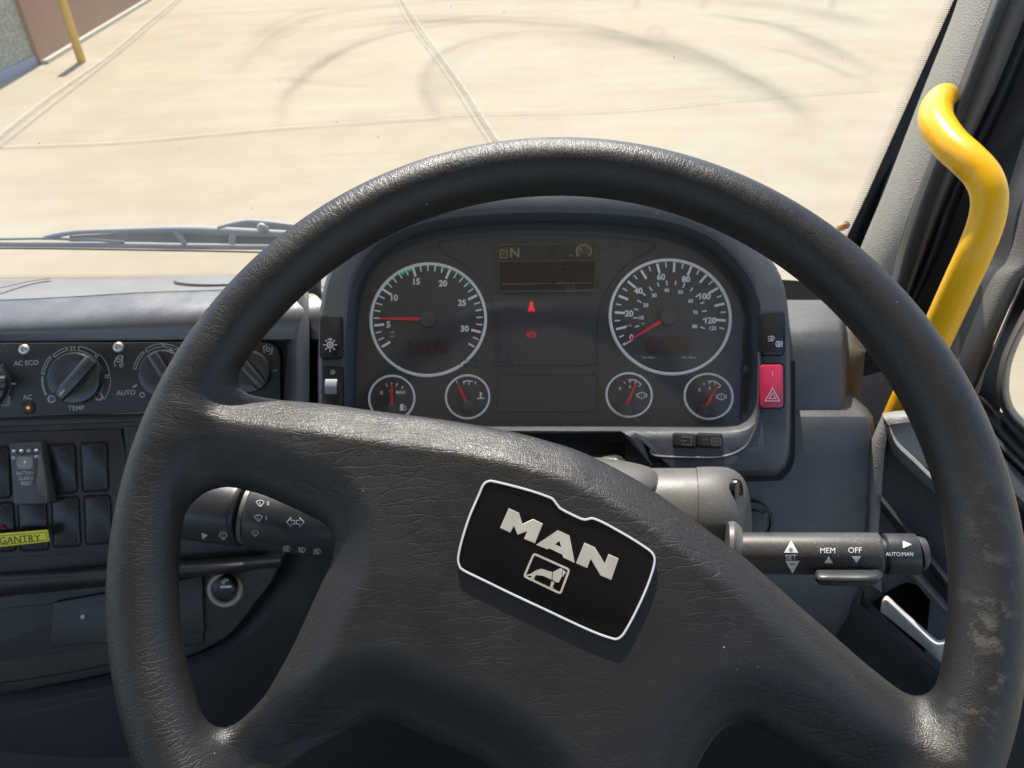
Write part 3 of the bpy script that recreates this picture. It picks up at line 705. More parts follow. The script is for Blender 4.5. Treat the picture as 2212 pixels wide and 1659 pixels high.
mb = MB(); stroke(CP, circ(1148, 723, 6.5, 20), 2.4, .0011, mb, True); text(CP, 'P', 1148, 723, 7.5, .0011, mb, bold=.03)
for s in (0, 180): stroke(CP, circ(1148, 723, 9.3, 8, 9, s-35, s+35), 1.8, .0011, mb)
mb.build('parking_brake_lamp', 'red_dim', clu, 'dim red lit parking brake symbol', sharp=None)
# the clear lens over the dials, slightly bowed
rows = []
for j in range(9):
    y = 480+(918-480)*j/8; rows.append([(765+(1620-765)*i/12, y, 0) for i in range(13)])
# side rocker switches in the housing
def shifted(pl, h):
    q = Pl.__new__(Pl); q.p = pl.p+pl.n*h; q.n = pl.n; q.e1 = pl.e1; q.e2 = pl.e2; return q
SW = shifted(CP, .0312)
def rocker(name, label, pts, mat, h=.0035, parent=None, pl=SW, gapw=3):
    r = slab(pl, grow(pts, gapw), -.006, .0006, .0005).build(name, 'gap', parent or clu, label)
    slab(pl, pts, -.004, h, .0014).build('key', mat, r); return r
def sunsym(mk, pl, x, y, r, h):
    stroke(pl, circ(x, y, r*.42, 18), r*.17, h, mk, True); stroke(pl, circ(x, y, r*.17, 10), r*.12, h, mk, True)
    for i in range(8): a = math.radians(45*i); stroke(pl, [(x+r*.6*math.cos(a), y+r*.6*math.sin(a)), (x+r*math.cos(a), y+r*math.sin(a))], r*.14, h, mk)
def lampsym(mk, pl, x, y, s, h, wd=1.5, slant=0.25, n=4, flip=1):
    """a headlamp outline with beam lines; s is the symbol's height"""
    stroke(pl, [(x+flip*q[0], q[1]+y) for q in smooth([(0, -s/2), (s*.28, -s*.42), (s*.5, 0), (s*.28, s*.42), (0, s/2)], 4)]+[(x, y-s/2)], wd, h, mk, False)
    for i in range(n):
        yy = y-s*.42+s*.84*i/(n-1); stroke(pl, [(x-flip*s*.16, yy), (x-flip*s*.75, yy+slant*s)], wd*.9, h, mk)
r1 = rocker('light_switch', 'black rocker with a lamp ring symbol', rr(693, 681, 738, 773, 9), 'key', .0045)
mk = MB(); sunsym(mk, SW, 713, 745, 15, .0047); stroke(SW, [(708, 733), (718, 733)], 3, .0047, mk); mk.build('symbol', 'grey_print', r1, sharp=None)
r2 = rocker('dimmer_switch', 'headlamp range thumbwheel with worn white wheel', rr(698, 794, 740, 900, 7), 'key', .0025)
mk = MB(); lampsym(mk, SW, 719, 804, 8, .0029, 1.4, .1, 3); mk.build('symbol', 'grey_print', r2, sharp=None)
tube([SW.at(708, 838, -.006), SW.at(733, 838, -.006)], .0105, 40, sub=1).build('thumbwheel', 'wheel_grey', r2)
r3 = rocker('fog_light_switch', 'black rocker with two fog lamp symbols', rr(1646, 673, 1693, 766, 8), 'key', .0045)
mk = MB(); lampsym(mk, SW, 1667, 731, 11, .0047, 1.6, .1, 3); lampsym(mk, SW, 1682, 743, 12, .0047, 2, .0, 4, -1); mk.build('symbol', 'grey_print', r3, sharp=None)
r4 = rocker('hazard_switch', 'red hazard rocker with a white triangle', rr(1644, 787, 1693, 880, 7), 'hazard', .0050)
mk = MB(); stroke(SW, [(1669, 838), (1684, 866), (1653, 866)], 1.8, .0052, mk, True); stroke(SW, [(1669, 848), (1676, 861), (1661, 861)], 1.4, .0052, mk, True); stroke(SW, [(1669, 803), (1669, 812)], 1.6, .0052, mk); mk.build('symbol', 'lens_worn', r4, sharp=None)
BW = shifted(CP, .0312); mb = MB(); ridge(BW, smooth([(1404, 972), (1416, 985), (1480, 988), (1559, 987), (1604, 970), (1625, 941), (1636, 903), (1640, 821), (1640, 760)], 6), 7, .0016, mb); mb.build('button_surround', 'cluster', clu)
for x0, x1, nm, lb in ((1455, 1504, 'trip_button', 'reset button with an arrow into a box'), (1507, 1560, 'unit_button', 'button lettered km mph')):
    b = rocker(nm, lb, rr(x0, 937, x1, 966, 5, .05), 'console', .0022, pl=BW, gapw=1.5); mk = MB()
    if nm == 'trip_button': stroke(BW, [(1474, 946), (1474, 943), (1493, 944), (1493, 961), (1474, 960), (1474, 957)], 2, .0024, mk); stroke(BW, [(1469, 951.5), (1484, 952)], 1.8, .0024, mk)
    else: text(BW, 'km', 1524, 948, 6.5, .0024, mk); text(BW, 'mph', 1524, 958, 6.5, .0024, mk); stroke(BW, rr(1537, 947, 1557, 961, 2), 1.8, .0024, mk, True); text(BW, '000', 1547, 954, 6.5, .0024, mk)
    mk.build('symbol', 'display_line', b, sharp=None)
# patch of old sticker residue on the lens
def residue():
    m = bpy.data.materials.new('sticker residue'); m.use_nodes = True; s = NT.__new__(NT); s.m = m; s.t = m.node_tree; s.b = s.t.nodes['Principled BSDF']; s.co = s.t.nodes.new('ShaderNodeTexCoord').outputs['Object']
    s.set(Base_Color=s.mix(s.noise(500, 2), (.02, .02, .02), (.12, .12, .12)), Roughness=.7, Alpha=s.math('MULTIPLY', s.ramp(s.voro(330, 'F1'), [(.25, .75), (.55, .0)]), s.ramp(s.noise(60, 3), [(.35, .2), (.6, 1.0)]))); return m
flat(CP, smooth([(1068, 742), (1095, 737), (1120, 742), (1124, 765), (1124, 792), (1080, 796), (1030, 797), (985, 794), (965, 790), (1000, 776), (1050, 770)], 3, True), .0135).build('sticker_residue', residue(), clu, sharp=None)
# acrylic lens
vs_ = mixr(si_, sm_, .45); band(CP, [(vs_, .0095), (mixr(vs_, [cc]*len(vs_), .25), .0105), (mixr(vs_, [cc]*len(vs_), .6), .0115), (mixr(vs_, [cc]*len(vs_), .999), .012)]).build('clear_lens', 'lens', clu)

# ================================================================== dashboard
dash = thing('dashboard', 'dark grey moulded dashboard running under the windscreen', 'dashboard', W(300, 700, .74))
xs = (-160, 0, 150, 300, 450, 600, 760)
def row(ys, d, dx=0): return [(x+dx, y, d+(dd if (dd := 0) else 0)) for x, y in zip(xs, ys)]
r_glass = row((606, 604, 602, 600, 598, 597, 596), .90)
r_crease = row((652, 648, 641, 632, 627, 622, 618), .768)
r_c2 = row((651, 647, 640, 631, 626, 621, 617), .7695)
r_a = row((676, 673, 667, 657, 650, 645, 640), .750)
r_b = row((697, 694, 688, 679, 671, 666, 661), .739)
r_c = row((715, 713, 708, 701, 695, 690, 686), .7345)
r_d = row((731, 730, 728, 725, 722, 720, 718), .7368)
r_e = row((741, 740, 739, 738, 737, 737, 737), .742)
r_f = row((748, 748, 747, 746, 745, 745, 745), .79)
loft([smooth(r, 4) for r in [[(p[0], p[1]+1, .97) for p in r_glass], r_glass, r_crease]], thick=.01).build('top_pad', 'dash_top', dash)
loft([smooth(list(c), 3) for c in zip(*[smooth(r, 5) for r in (r_c2, r_a, r_b, r_c, r_d, r_e, r_f)])], thick=.008).build('front_roll', 'dash_roll', dash)
TP = Pl((300, 600, .896), (300, 632, .767), (600, 597, .897))
slab(TP, circ(455, 604, 80, 48, 9.5), .0005, .004, .001).build('speaker_grille', 'dash_top', dash)
mb = MB(); stroke(TP, smooth([(-40, 628), (0, 622), (40, 613), (75, 606), (110, 602)], 5), 1.6, .0012, mb); mb.build('seam', 'gap', dash, sharp=None)
# vertical end trim between the console and the cluster
strip([(606, 662, 560, .80, .78), (612, 666, 640, .765, .745), (617, 668, 720, .75, .73), (618, 668, 880, .745, .725), (618, 668, 1010, .745, .725)], .006, thick=.02).build('end_trim', 'dash', dash)
strip([(664, 694, 600, .76, .75), (664, 694, 760, .745, .735), (664, 694, 1000, .74, .73)], -.004, thick=.01).build('dark_channel', 'dash_dark', dash)
# right hand end block of the dash, with two steps
def hsec(xl, xr, y, d, back=.10, rx=10, bx=14):
    """one horizontal section: flat front, rounded right corner, side running back"""
    return [(xl, y, d), (xl+(xr-xl)*.5, y, d-.001), (xr-rx, y, d), (xr-rx*.3, y, d+.003), (xr, y, d+.010), (xr+bx*.3, y, d+.04), (xr+bx*.5, y, d+back)]
loft([hsec(1640, 1806, 648, .86), hsec(1640, 1816, 660, .80), hsec(1640, 1821, 690, .735), hsec(1640, 1821, 706, .715), hsec(1640, 1822, 722, .706), hsec(1640, 1822, 760, .702), hsec(1640, 1822, 850, .700), hsec(1640, 1824, 900, .700)], thick=.004).build('end_block', 'dash', dash)
loft([hsec(1640, 1830, 848, .78, .08, 14), hsec(1640, 1845, 862, .73, .08, 14), hsec(1640, 1866, 882, .703, .08, 14), hsec(1640, 1879, 900, .688, .08, 14), hsec(1640, 1881, 925, .684, .08, 14), hsec(1500, 1880, 1010, .683, .08), hsec(1500, 1879, 1100, .684, .08), hsec(1500, 1872, 1160, .686, .08), hsec(1500, 1862, 1260, .69, .08), hsec(1500, 1840, 1330, .70, .08, 30), hsec(1500, 1800, 1390, .72, .08, 40)], thick=.004).build('lower_block', 'dash', dash)
mb = MB(); LB = Pl((1650, 1050, .681), (1850, 1050, .681), (1700, 1150, .683))
stroke(LB, smooth([(1713, 780), (1713, 945), (1710, 998), (1692, 1026), (1655, 1035), (1400, 1036)], 5), 9, .001, mb); mb.build('panel_gap', 'gap', dash, sharp=None)
loft([[(1350, 925, .70), (1640, 925, .70)], [(1350, 1010, .69), (1640, 1010, .69)], [(1350, 1300, .72), (1640, 1300, .72)]], thick=.004).build('column_panel', 'dash', dash)
k = lathe(LB, 1626, 1130, [(48, .0), (48, .004), (44, .007), (40, .007), (40, .005), (30, .005), (28, .012), (10, .013), (.01, .013)], 48).build('light_dial', 'console', dash)
mb = MB(); lampsym(mb, LB, 1655, 1112, 8, .0075, 1.4, .1, 3); lampsym(mb, LB, 1650, 1138, 8, .0075, 1.4, .1, 3); mb.build('symbol', 'display_line', k, sharp=None)
# recess under the cluster
loft([[(1000, 930, .665), (1400, 930, .665)], [(1000, 956, .675), (1400, 956, .675)], [(1000, 958, .74), (1400, 958, .74)], [(1000, 1080, .76), (1400, 1080, .76)]], thick=.004).build('column_recess', 'dash_dark', dash)
loft([[(1240, 984, .63), (1330, 982, .62), (1352, 996, .62)], [(1240, 1010, .62), (1330, 1008, .61), (1358, 1012, .61)], [(1240, 1060, .63), (1330, 1060, .62), (1360, 1060, .62)]], thick=.004, sub=3).build('recess_ledge', 'console', dash)
# lower dash and knee panel
loft([[(-200, 1470, .78), (400, 1410, .78), (700, 1300, .78), (1000, 1150, .80), (1300, 1040, .80), (1720, 1040, .80)],
      [(-200, 1600, .74), (400, 1580, .76), (700, 1500, .80), (1000, 1400, .86), (1300, 1400, .88), (1800, 1400, .88)],
      [(-200, 1800, .72), (400, 1800, .76), (700, 1800, .84), (1000, 1800, .95), (1300, 1800, .95), (1800, 1800, .95)],
      [(-200, 2100, .90), (400, 2100, .9), (700, 2100, 1.0), (1000, 2100, 1.1), (1300, 2100, 1.1), (1800, 2100, 1.1)]], sub=4, thick=.01).build('knee_panel', 'blue_dark', dash)

# ================================================================== centre console
KP = Pl((0, 740, .725), (600, 740, .742), (100, 1240, .735))
hv = thing('climate_panel', 'black climate control panel with round knobs left of the steering wheel', 'control panel', KP.at(300, 820))
slab(KP, [(-160, 742), (560, 738), (585, 741), (600, 752), (605, 770), (606, 882), (300, 891), (-160, 910)], -.012, .004, .0012).build('front_plate', 'console', hv)
mk = MB(); h = .0043
for t_, x_, y_, z_ in (('AC ECO', 56, 784, 10.5), ('AC', 59, 858, 10.5), ('TEMP', 165, 881, 10.5), ('22', 157, 753, 9.5), ('AUTO', 272, 848, 10.5)): text(KP, t_, x_, y_, z_, h, None, 2.5, bold=.01).build('lettering', 'grey_print', hv, sharp=None)
def arcband(cx, cy, a0, a1, r0, r1, wd=1.5, ry=1.0):
    p = [(cx+r0*math.cos(math.radians(a)), cy-r0*ry*math.sin(math.radians(a))) for a in np.linspace(a0, a1, 10)] + [(cx+r1*math.cos(math.radians(a)), cy-r1*ry*math.sin(math.radians(a))) for a in np.linspace(a1, a0, 10)]
    stroke(KP, p, wd, h, mk, True)
# arcs grow wider from blue to red
for i, (a0, a1) in enumerate(((100, 131), (50, 82))): pass
arcband(163, 819, 105, 133, 65, 71); arcband(163, 819, 50, 84, 62, 71); arcband(163, 819, 7, 46, 62, 75); arcband(163, 819, -34, 3, 62, 76); arcband(163, 819, 139, 171, 69, 74); arcband(163, 819, 176, 208, 71, 72.5, 2.2)
mk.build('temperature_scale', 'grey_print', hv, sharp=None); mk = MB(); arcband(353, 807, 60, 88, 58, 64); arcband(353, 807, 92, 127, 58, 65); arcband(353, 807, 133, 171, 60, 65)
mk.build('fan_scale', 'grey_print', hv, sharp=None); mk = MB()
def nxt(nm='symbol'):
    global mk
    mk.build(nm, 'grey_print', hv, sharp=None); mk = MB()
stroke(KP, [(24.5, 829), (34, 829)], 3.6, h, mk); nxt('scale_tick'); stroke(KP, [(0, 793), (7, 787)], 3.6, h, mk); nxt('scale_tick'); stroke(KP, [(287, 836), (296, 832)], 3.4, h, mk)
nxt('scale_tick'); stroke(KP, [(589, 801), (598, 800)], 2.2, h, mk)
nxt('scale_tick'); stroke(KP, circ(307, 853, 5, 14), 2, h, mk, True); nxt('dot_ring')
for q, r in (((256, 778), 6.5), ((268, 792), 2.8)): pass
stroke(KP, [(249, 792), (247, 782), (252, 772), (258, 768), (264, 768), (264, 788)], 2, h, mk); stroke(KP, circ(256, 778, 4, 14), 2, h, mk, True); stroke(KP, circ(262, 789, 3.4, 12), 1.8, h, mk, True)
nxt(); stroke(KP, [(2, 874), (1, 866), (8, 856), (20, 856), (20, 875), (4, 876)], 1.8, h, mk, True); stroke(KP, [(8, 862), (16, 862)], 1.8, h, mk); stroke(KP, [(10, 864), (9, 872)], 1.6, h, mk); stroke(KP, [(15, 864), (15, 872)], 1.6, h, mk)
nxt(); stroke(KP, [(571, 763), (569, 748), (577, 746)], 2, h, mk); stroke(KP, circ(579, 755, 4, 10), 1.8, h, mk, True); stroke(KP, [(588, 750), (587, 762), (581, 766)], 2, h, mk)
mk.build('symbol', 'grey_print', hv, sharp=None)
mb = MB(); slab(KP, circ(111, 862, 9, 20, 8.5), .003, .0044, .0002, mb); mb.build('dot_ring', 'grey_print', hv); slab(KP, circ(111, 862, 6, 20, 5.6), .003, .0048, .0002).build('cold_dot', 'blue_dot', hv)
slab(KP, circ(213, 857, 9, 20, 8.5), .003, .0044, .0002).build('dot_ring', 'grey_print', hv); slab(KP, circ(213, 857, 6, 20, 5.6), .003, .0048, .0002).build('hot_dot', 'red_dot', hv)
def knob(x, y, r, ang, label, mark=True, rect=True):
    k = lathe(KP, x, y, [(r+3, .0036), (r+1.5, .0046), (r, .0048), (r, .0095), (r*.96, .0118), (r*.90, .0124), (r*.5, .0115), (.01, .0110)], 56).build('knob', 'knob', hv, label)
    c, s = math.cos(math.radians(ang)), -math.sin(math.radians(ang)); rows = []
    for t, wdt, hh in ((-.97, .24, .0120), (-.93, .21, .0150), (-.6, .24, .0170), (0, .24, .0180), (.6, .24, .0185), (.9, .22, .0175), (.97, .20, .0125)):
        rows.append([KP.at(x+c*r*t - s*r*q*wdt, y+s*r*t + c*r*q*wdt, hz) for q, hz in ((-1.25, .0100), (-1.0, hh-.0015), (-.75, hh), (0, hh+.0006), (.75, hh), (1.0, hh-.0015), (1.25, .0100))])
    vs = [tuple(p) for rw in rows for p in rw]; n = 7
    mbk = MB().add(vs, [(i*n+j, i*n+j+1, (i+1)*n+j+1, (i+1)*n+j) for i in range(len(rows)-1) for j in range(n-1)]); mbk.build('grip_bar', 'knob', k)
    if mark: stroke(KP, [(x-c*r*.86, y-s*r*.86), (x-c*r*.58, y-s*r*.58)], 5, .0186).build('pointer_mark', 'grey_print', k, sharp=None)
    return k
knob(162, 817, 58, 48, 'temperature knob with its grip turned up to the right'); knob(353, 807, 53, 122, 'fan knob half hidden by the wheel rim')
knob(-42, 830, 58, 4, 'knob cut off by the left edge'); knob(538, 803, 47, -50, 'air direction knob right of the rim')
for x, y in ((51, 756), (255, 751)):
    s_ = lathe(KP, x, y, [(13, .003), (13, .0045), (11, .0062), (8, .0070), (4, .0072), (3.6, .0058), (.01, .0056)], 28).build('screw', 'screw', hv)
s_ = lathe(KP, 60, 881, [(14.5, .003), (14.5, .0050), (12, .0060), (.01, .0062)], 28).build('ac_button', 'stalk_clean', hv)
lathe(KP, 60, 881, [(4, .0060), (3.2, .0072), (.01, .0076)], 16).build('lamp', 'amber', s_)
# surrounding fascia
fas = thing('console_fascia', 'black console fascia around the climate panel and switches', 'console', KP.at(150, 1000))
slab(KP, [(-160, 906), (610, 886), (617, 800), (622, 742), (640, 742), (640, 1010), (600, 1210), (-160, 1245)], -.030, .0005, .001).build('back_plate', 'console', fas)
slab(KP, [(-160, 911), (280, 898), (380, 894), (606, 887), (606, 903), (262, 913), (-160, 927)], -.004, .0030, .0014).build('dividing_rail', 'console', fas)
slab(KP, [(266, 921), (610, 912), (600, 1060), (600, 1185), (285, 1205)], -.002, .0030, .0012).build('side_plate', 'console', fas)
spn = thing('switch_panel', 'black switch panel with blank rocker slots below the climate panel', 'switch panel', KP.at(130, 1060))
slab(KP, [(-160, 939), (254, 926), (262, 926), (264, 940), (274, 1000), (296, 1192), (-160, 1212)], -.004, .0040, .0014).build('frame', 'console', spn)
def blank(q, name='blank_switch', mat='key', hgt=.0062, label=None):
    o_ = slab(KP, grow(q, 4), .0034, .0043, .0003).build(name, 'gap', spn, label); slab(KP, q, .003, hgt, .0012).build('cover', mat, o_); return o_
def quad(a, b, c, d, r=7):
    """rounded quadrilateral through four corners"""
    P4 = [a, b, c, d]; out = []
    for i in range(4):
        p, q, n_ = P4[i-1], P4[i], P4[(i+1) % 4]; l0, l1 = math.dist(p, q), math.dist(q, n_)
        s0 = (q[0]+(p[0]-q[0])*r/l0, q[1]+(p[1]-q[1])*r/l0); s1 = (q[0]+(n_[0]-q[0])*r/l1, q[1]+(n_[1]-q[1])*r/l1)
        for t in np.linspace(0, 1, 6): out.append(tuple((1-t)**2*s0[k]+2*t*(1-t)*q[k]+t*t*s1[k] for k in (0, 1)))
    return out
blank(quad((105, 962), (160, 959), (165, 1062), (110, 1066))); blank(quad((175, 958), (229, 956), (233, 1058), (180, 1061)))
blank(quad((113, 1078), (168, 1074), (173, 1177), (117, 1181))); blank(quad((183, 1073), (236, 1071), (241, 1171), (187, 1175)))
blank(quad((-44, 968), (18, 966), (22, 1073), (-40, 1076))); b_ = blank(quad((-38, 1090), (26, 1086), (33, 1188), (-34, 1192)), label='blank switch with a small dark red lamp')
lathe(KP, 3, 1142, [(10, .006), (9, .0075), (6, .0078), (.01, .0095)], 20).build('lamp', 'led_red', b_)
blank(quad((40, 1086), (98, 1084), (103, 1186), (46, 1189)))
# battery guard rocker: a tilted cap with raised dots, standing out of the panel
bg_ = thing('battery_guard_switch', 'raised rocker switch lettered battery guard reset above the yellow label', 'rocker switch', KP.at(58, 1020))
BG = Pl((60, 960, .7215), (20, 1090, .7145), (100, 1088, .7145))
slab(BG, quad((18, 956), (90, 953), (103, 1088), (29, 1090), 5), -.012, .002, .0018).build('rocker_cap', 'dash', bg_)
mk = MB()
for i, t in enumerate(('BATTERY', 'GUARD', 'RESET')): text(BG, t, 55+i*1.2, 1022+11*i, 7.8, .0023, mk, 2, wx=.82)
mk.build('lettering', 'lens_worn', bg_, sharp=None)
mk = MB()
for i in range(4): lathe(BG, 29+15.8*i, 975-.6*i, [(4.2, .0018), (3.6, .0036), (2, .0046), (.01, .0049)], 14, mk)
for x, y in ((28, 989), (77, 986)): lathe(BG, x, y, [(4.2, .0018), (3.6, .0034), (2, .0042), (.01, .0045)], 14, mk)
mk.build('raised_dots', 'lens_worn', bg_)
em = slab(BG, quad((34, 985), (71, 983), (73, 1014), (36, 1016), 1.5), .0018, .0026, .0002).build('emblem_plate', 'display_line', bg_); mk = MB()
for r, n_ in ((4, 6), (7, 9), (10, 12), (13, 15), (16, 18)):
    for i in range(n_):
        a = 360*i/n_; p = circ(53.5, 999.5, r, 3, r*.9, a, a+360/n_*.62)
        if all(36 < x < 71 and 986 < y < 1013 for x, y in p): stroke(BG, p, 1.5, .0028, mk)
slab(BG, circ(53.5, 999.5, 2.6, 14), .0024, .0032, .0002, mk); mk.build('emblem_pattern', 'lens_worn', em)
LBQ = Pl((0, 1170, .718), (100, 1160, .718), (50, 1190, .7195))
lab = slab(LBQ, quad((-60, 1158), (102, 1145), (106, 1170), (-60, 1188), 2), .0002, .0018, .0003).build('label', 'label', None, 'yellow printed label lettered GANTRY stuck below the switches', 'label')
mk = MB(); text(LBQ, 'GANTRY', 43, 1165, 15, .0020, mk, 4.5, wx=1.05); stroke(LBQ, quad((-60, 1163), (99.5, 1149.5), (102, 1166.5), (-60, 1183.5), 1), 1.1, .0020, mk, True); mk.build('lettering', 'label_ink', lab, sharp=None)
# bolster and tray below
low = thing('lower_console', 'black lower console with ashtray and lighter socket', 'console', W(250, 1350, .74))
def rws(ysl, d): return [(x, y, d) for x, y in zip((-160, 100, 300, 480, 560, 606), ysl)]
loft([smooth(r, 3) for r in zip(*[smooth(r, 4) for r in (rws((1240, 1228, 1215, 1203, 1198, 1194), .752), rws((1246, 1234, 1222, 1210, 1205, 1201), .730), rws((1268, 1252, 1238, 1225, 1216, 1212), .722), rws((1300, 1272, 1255, 1238, 1226, 1221), .727), rws((1306, 1283, 1262, 1244, 1232, 1227), .745))])], thick=.01).build('bolster', 'console', low)
LP = Pl((0, 1310, .742), (480, 1250, .742), (200, 1450, .748))
slab(LP, smooth([(-160, 1302), (100, 1278), (300, 1250), (480, 1222), (604, 1196), (603, 1215), (585, 1258), (553, 1300), (520, 1345), (487, 1378), (440, 1404), (400, 1419), (250, 1452), (100, 1482), (-160, 1520)], 4, True)[3:], -.02, .0025, .002).build('tray_panel', 'console', low)
slab(LP, quad((-160, 1330), (240, 1292), (240, 1395), (-160, 1452), 3), .0015, .0034, .0008).build('tray_mat', 'dash_dark', low)
ash = slab(LP, quad((113, 1302), (436, 1245), (440, 1370), (107, 1400), 4), .002, .0085, .0016).build('ashtray_cover', 'console', low)
slab(LP, circ(178, 1333, 4.6, 16), .008, .0098, .0005).build('rivet', 'grey_print', ash)
mb = MB(); slab(LP, quad((300, 1258), (438, 1240), (440, 1390), (300, 1412), 5), .002, .0040, .0008, mb); mb.build('socket_cover', 'console', low)
mb = MB(); stroke(LP, quad((300, 1256), (437, 1243), (439, 1391), (300, 1408), 6), 3, .0044, mb, True); mb.build('cover_gap', 'gap', low, sharp=None)
mb = MB()
for i in range(9): stroke(LP, [(388, 1344+3*i), (411, 1341+3*i)], 1.1, .0046, mb)
mb.build('ribbed_pad', 'door_dark', low, sharp=None)
for pts, wd in (([(-160, 1524), (100, 1488), (250, 1458), (400, 1424)], 5), ([(-160, 1500), (100, 1462), (240, 1436)], 2)):
    stroke(LP, smooth(pts, 4), wd, .0032).build('seam', 'gap', low, sharp=None)
lt = lathe(LP, 487, 1273, [(39, .0025), (39, .0055), (36, .0070), (30, .0070), (27, .0058), (26, -.002), (.01, -.002)], 48).build('lighter_socket', 'tan', low)
lp_ = lathe(LP, 486, 1269, [(25, -.002), (25, .014), (23.5, .017), (19, .0182), (.01, .0176)], 40).build('lighter_plug', 'key', lt)
mk = MB(); stroke(LP, [(476, 1268), (500, 1267)], 5, .0183, mk); stroke(LP, smooth([(484, 1262), (484, 1257), (491, 1254), (493, 1250)], 4), 2, .0183, mk); stroke(LP, smooth([(480, 1262), (480, 1256), (486, 1252), (488, 1249)], 4), 1.4, .0183, mk); mk.build('symbol', 'lens_worn', lp_, sharp=None)
loft([smooth([(-160, 1526, .745), (100, 1490, .745), (250, 1460, .745), (400, 1424, .745), (500, 1376, .748), (560, 1310, .75), (600, 1240, .755), (620, 1200, .76)], 4), smooth([(-160, 1545, .735), (100, 1508, .735), (250, 1478, .735), (410, 1440, .735), (520, 1390, .738), (590, 1320, .742), (640, 1250, .748), (680, 1200, .755)], 4), smooth([(-160, 1700, .745), (100, 1700, .745), (250, 1690, .75), (430, 1640, .76), (600, 1500, .77), (720, 1400, .78), (760, 1320, .79), (780, 1220, .80)], 4), smooth([(-160, 2000, .86), (100, 2000, .86), (250, 2000, .87), (430, 1900, .88), (600, 1800, .89), (720, 1700, .90), (800, 1600, .91), (900, 1400, .92)], 4)], thick=.01).build('knee_bolster', 'blue_dark', low)
mb = MB(); BQ = Pl((100, 1700, .742), (250, 1690, .745), (100, 1510, .733)); stroke(BQ, smooth([(30, 1541), (70, 1538), (140, 1522), (240, 1500)], 5), 1.3, .004, mb); mb.build('scratch_mark', 'door_dark', low, sharp=None)

# ================================================================== steering column, lock and stalks
colm = thing('steering_column', 'dusty grey steering column shroud with ignition lock on its right end', 'steering column', W(1500, 1100, .55))
def sect(x, yt, yb, d, rr_=.035, n=14):
    """column section: an upright rounded slice from yt (top) to yb, bowed towards the driver"""
    return [(x+6*math.sin(math.pi*i/n), yt+(yb-yt)*(1-math.cos(math.pi*i/n))/2, d-rr_*math.sin(math.pi*i/n)) for i in range(n+1)]
loft([sect(1180, 1010, 1300, .60, .04), sect(1300, 1010, 1290, .585, .04), sect(1400, 1011, 1285, .578, .04), sect(1503, 1011, 1280, .572, .038)], thick=.003, sub=2).build('shroud', 'shroud', colm)
loft([sect(1504, 1009, 1280, .571, .0385), sect(1540, 1008, 1280, .570, .0385), sect(1570, 1010, 1276, .570, .038), sect(1590, 1018, 1268, .571, .034), sect(1605, 1032, 1256, .573, .028), sect(1614, 1052, 1240, .576, .018), sect(1619, 1080, 1220, .580, .006)], thick=.003, sub=2).build('end_cap', 'shroud', colm)
loft([[(1180, 985, .585), (1250, 986, .58), (1310, 990, .578), (1360, 998, .576), (1405, 1010, .575), (1430, 1026, .58)],
      [(1180, 1000, .56), (1250, 1000, .556), (1310, 1003, .555), (1360, 1010, .554), (1404, 1020, .554), (1434, 1034, .562)],
      [(1180, 1060, .543), (1250, 1060, .540), (1310, 1060, .539), (1360, 1062, .539), (1400, 1064, .541), (1426, 1058, .552)],
      [(1180, 1120, .56), (1250, 1120, .558), (1310, 1120, .558), (1360, 1112, .558), (1395, 1100, .558), (1415, 1085, .560)]], thick=.003, sub=4).build('upper_cover', 'shroud', colm)
IP = Pl((1598, 1040, .548), (1598, 1100, .548), (1618, 1070, .560))
slab(IP, circ(1597, 1066, 9.5, 24, 31), -.003, .0015, .0006).build('ignition_slot', 'black', colm)
# right hand cruise stalk
def along(c, ts): return [c.a+(c.b-c.a)*t for t in ts]
CYA = Cyl((1603, 1194.3, .516), (1903, 1197, .497), .0136); CYB = Cyl((1911, 1197, .4966), (1978, 1197, .493), .0131)
S1 = ((1575, 1194, .515), (1905, 1197, .497)); r1s = .0137
st = thing('cruise_stalk', 'black column stalk with white SET MEM OFF lettering right of the wheel', 'stalk', W(1600, 1195, .515))
tube([W(1568, 1190, .520), W(1585, 1192, .519), W(1604, 1194, .517), W(1607, 1194, .5168)], [.0195, .0200, .0150, .0135], 28, sub=3).build('collar', 'shroud', st)
tube(along(CYA, (-.01, 0, .5, .97, .985, .995, 1)), [.0136, .0136, .0136, .0136, .0134, .0126, .0112], 64, sub=1).build('barrel', 'stalk', st)
tube(along(CYB, (-.12, -.03, -.03, .03, .94, 1.0, 1.03, 1.05)), [.0105, .0105, .0122, .0131, .0131, .0128, .0118, .0104], 64, sub=1).build('end_barrel', 'stalk_clean', st)
tube([W(1981, 1196, .493), W(1984, 1196, .493), W(1993, 1195, .4925), W(2000, 1195, .4922), W(2002, 1195, .492)], [.0105, .0108, .0104, .0088, .0055], 28, sub=2).build('end_button', 'stalk', st)
loft([[(1763, 1232, .492), (1772, 1231, .488), (1830, 1231, .485), (1885, 1231, .482), (1897, 1230, .485)], [(1760, 1243, .485), (1772, 1244, .480), (1830, 1245, .477), (1890, 1244, .474), (1908, 1240, .479)], [(1762, 1254, .484), (1774, 1257, .480), (1830, 1259, .477), (1888, 1258, .474), (1903, 1253, .479)], [(1766, 1259, .50), (1776, 1264, .497), (1830, 1266, .494), (1884, 1264, .492), (1896, 1258, .495)]], thick=.012, sub=3).build('thumb_lever', 'stalk_clean', st)
mk = MB(); h = .00025
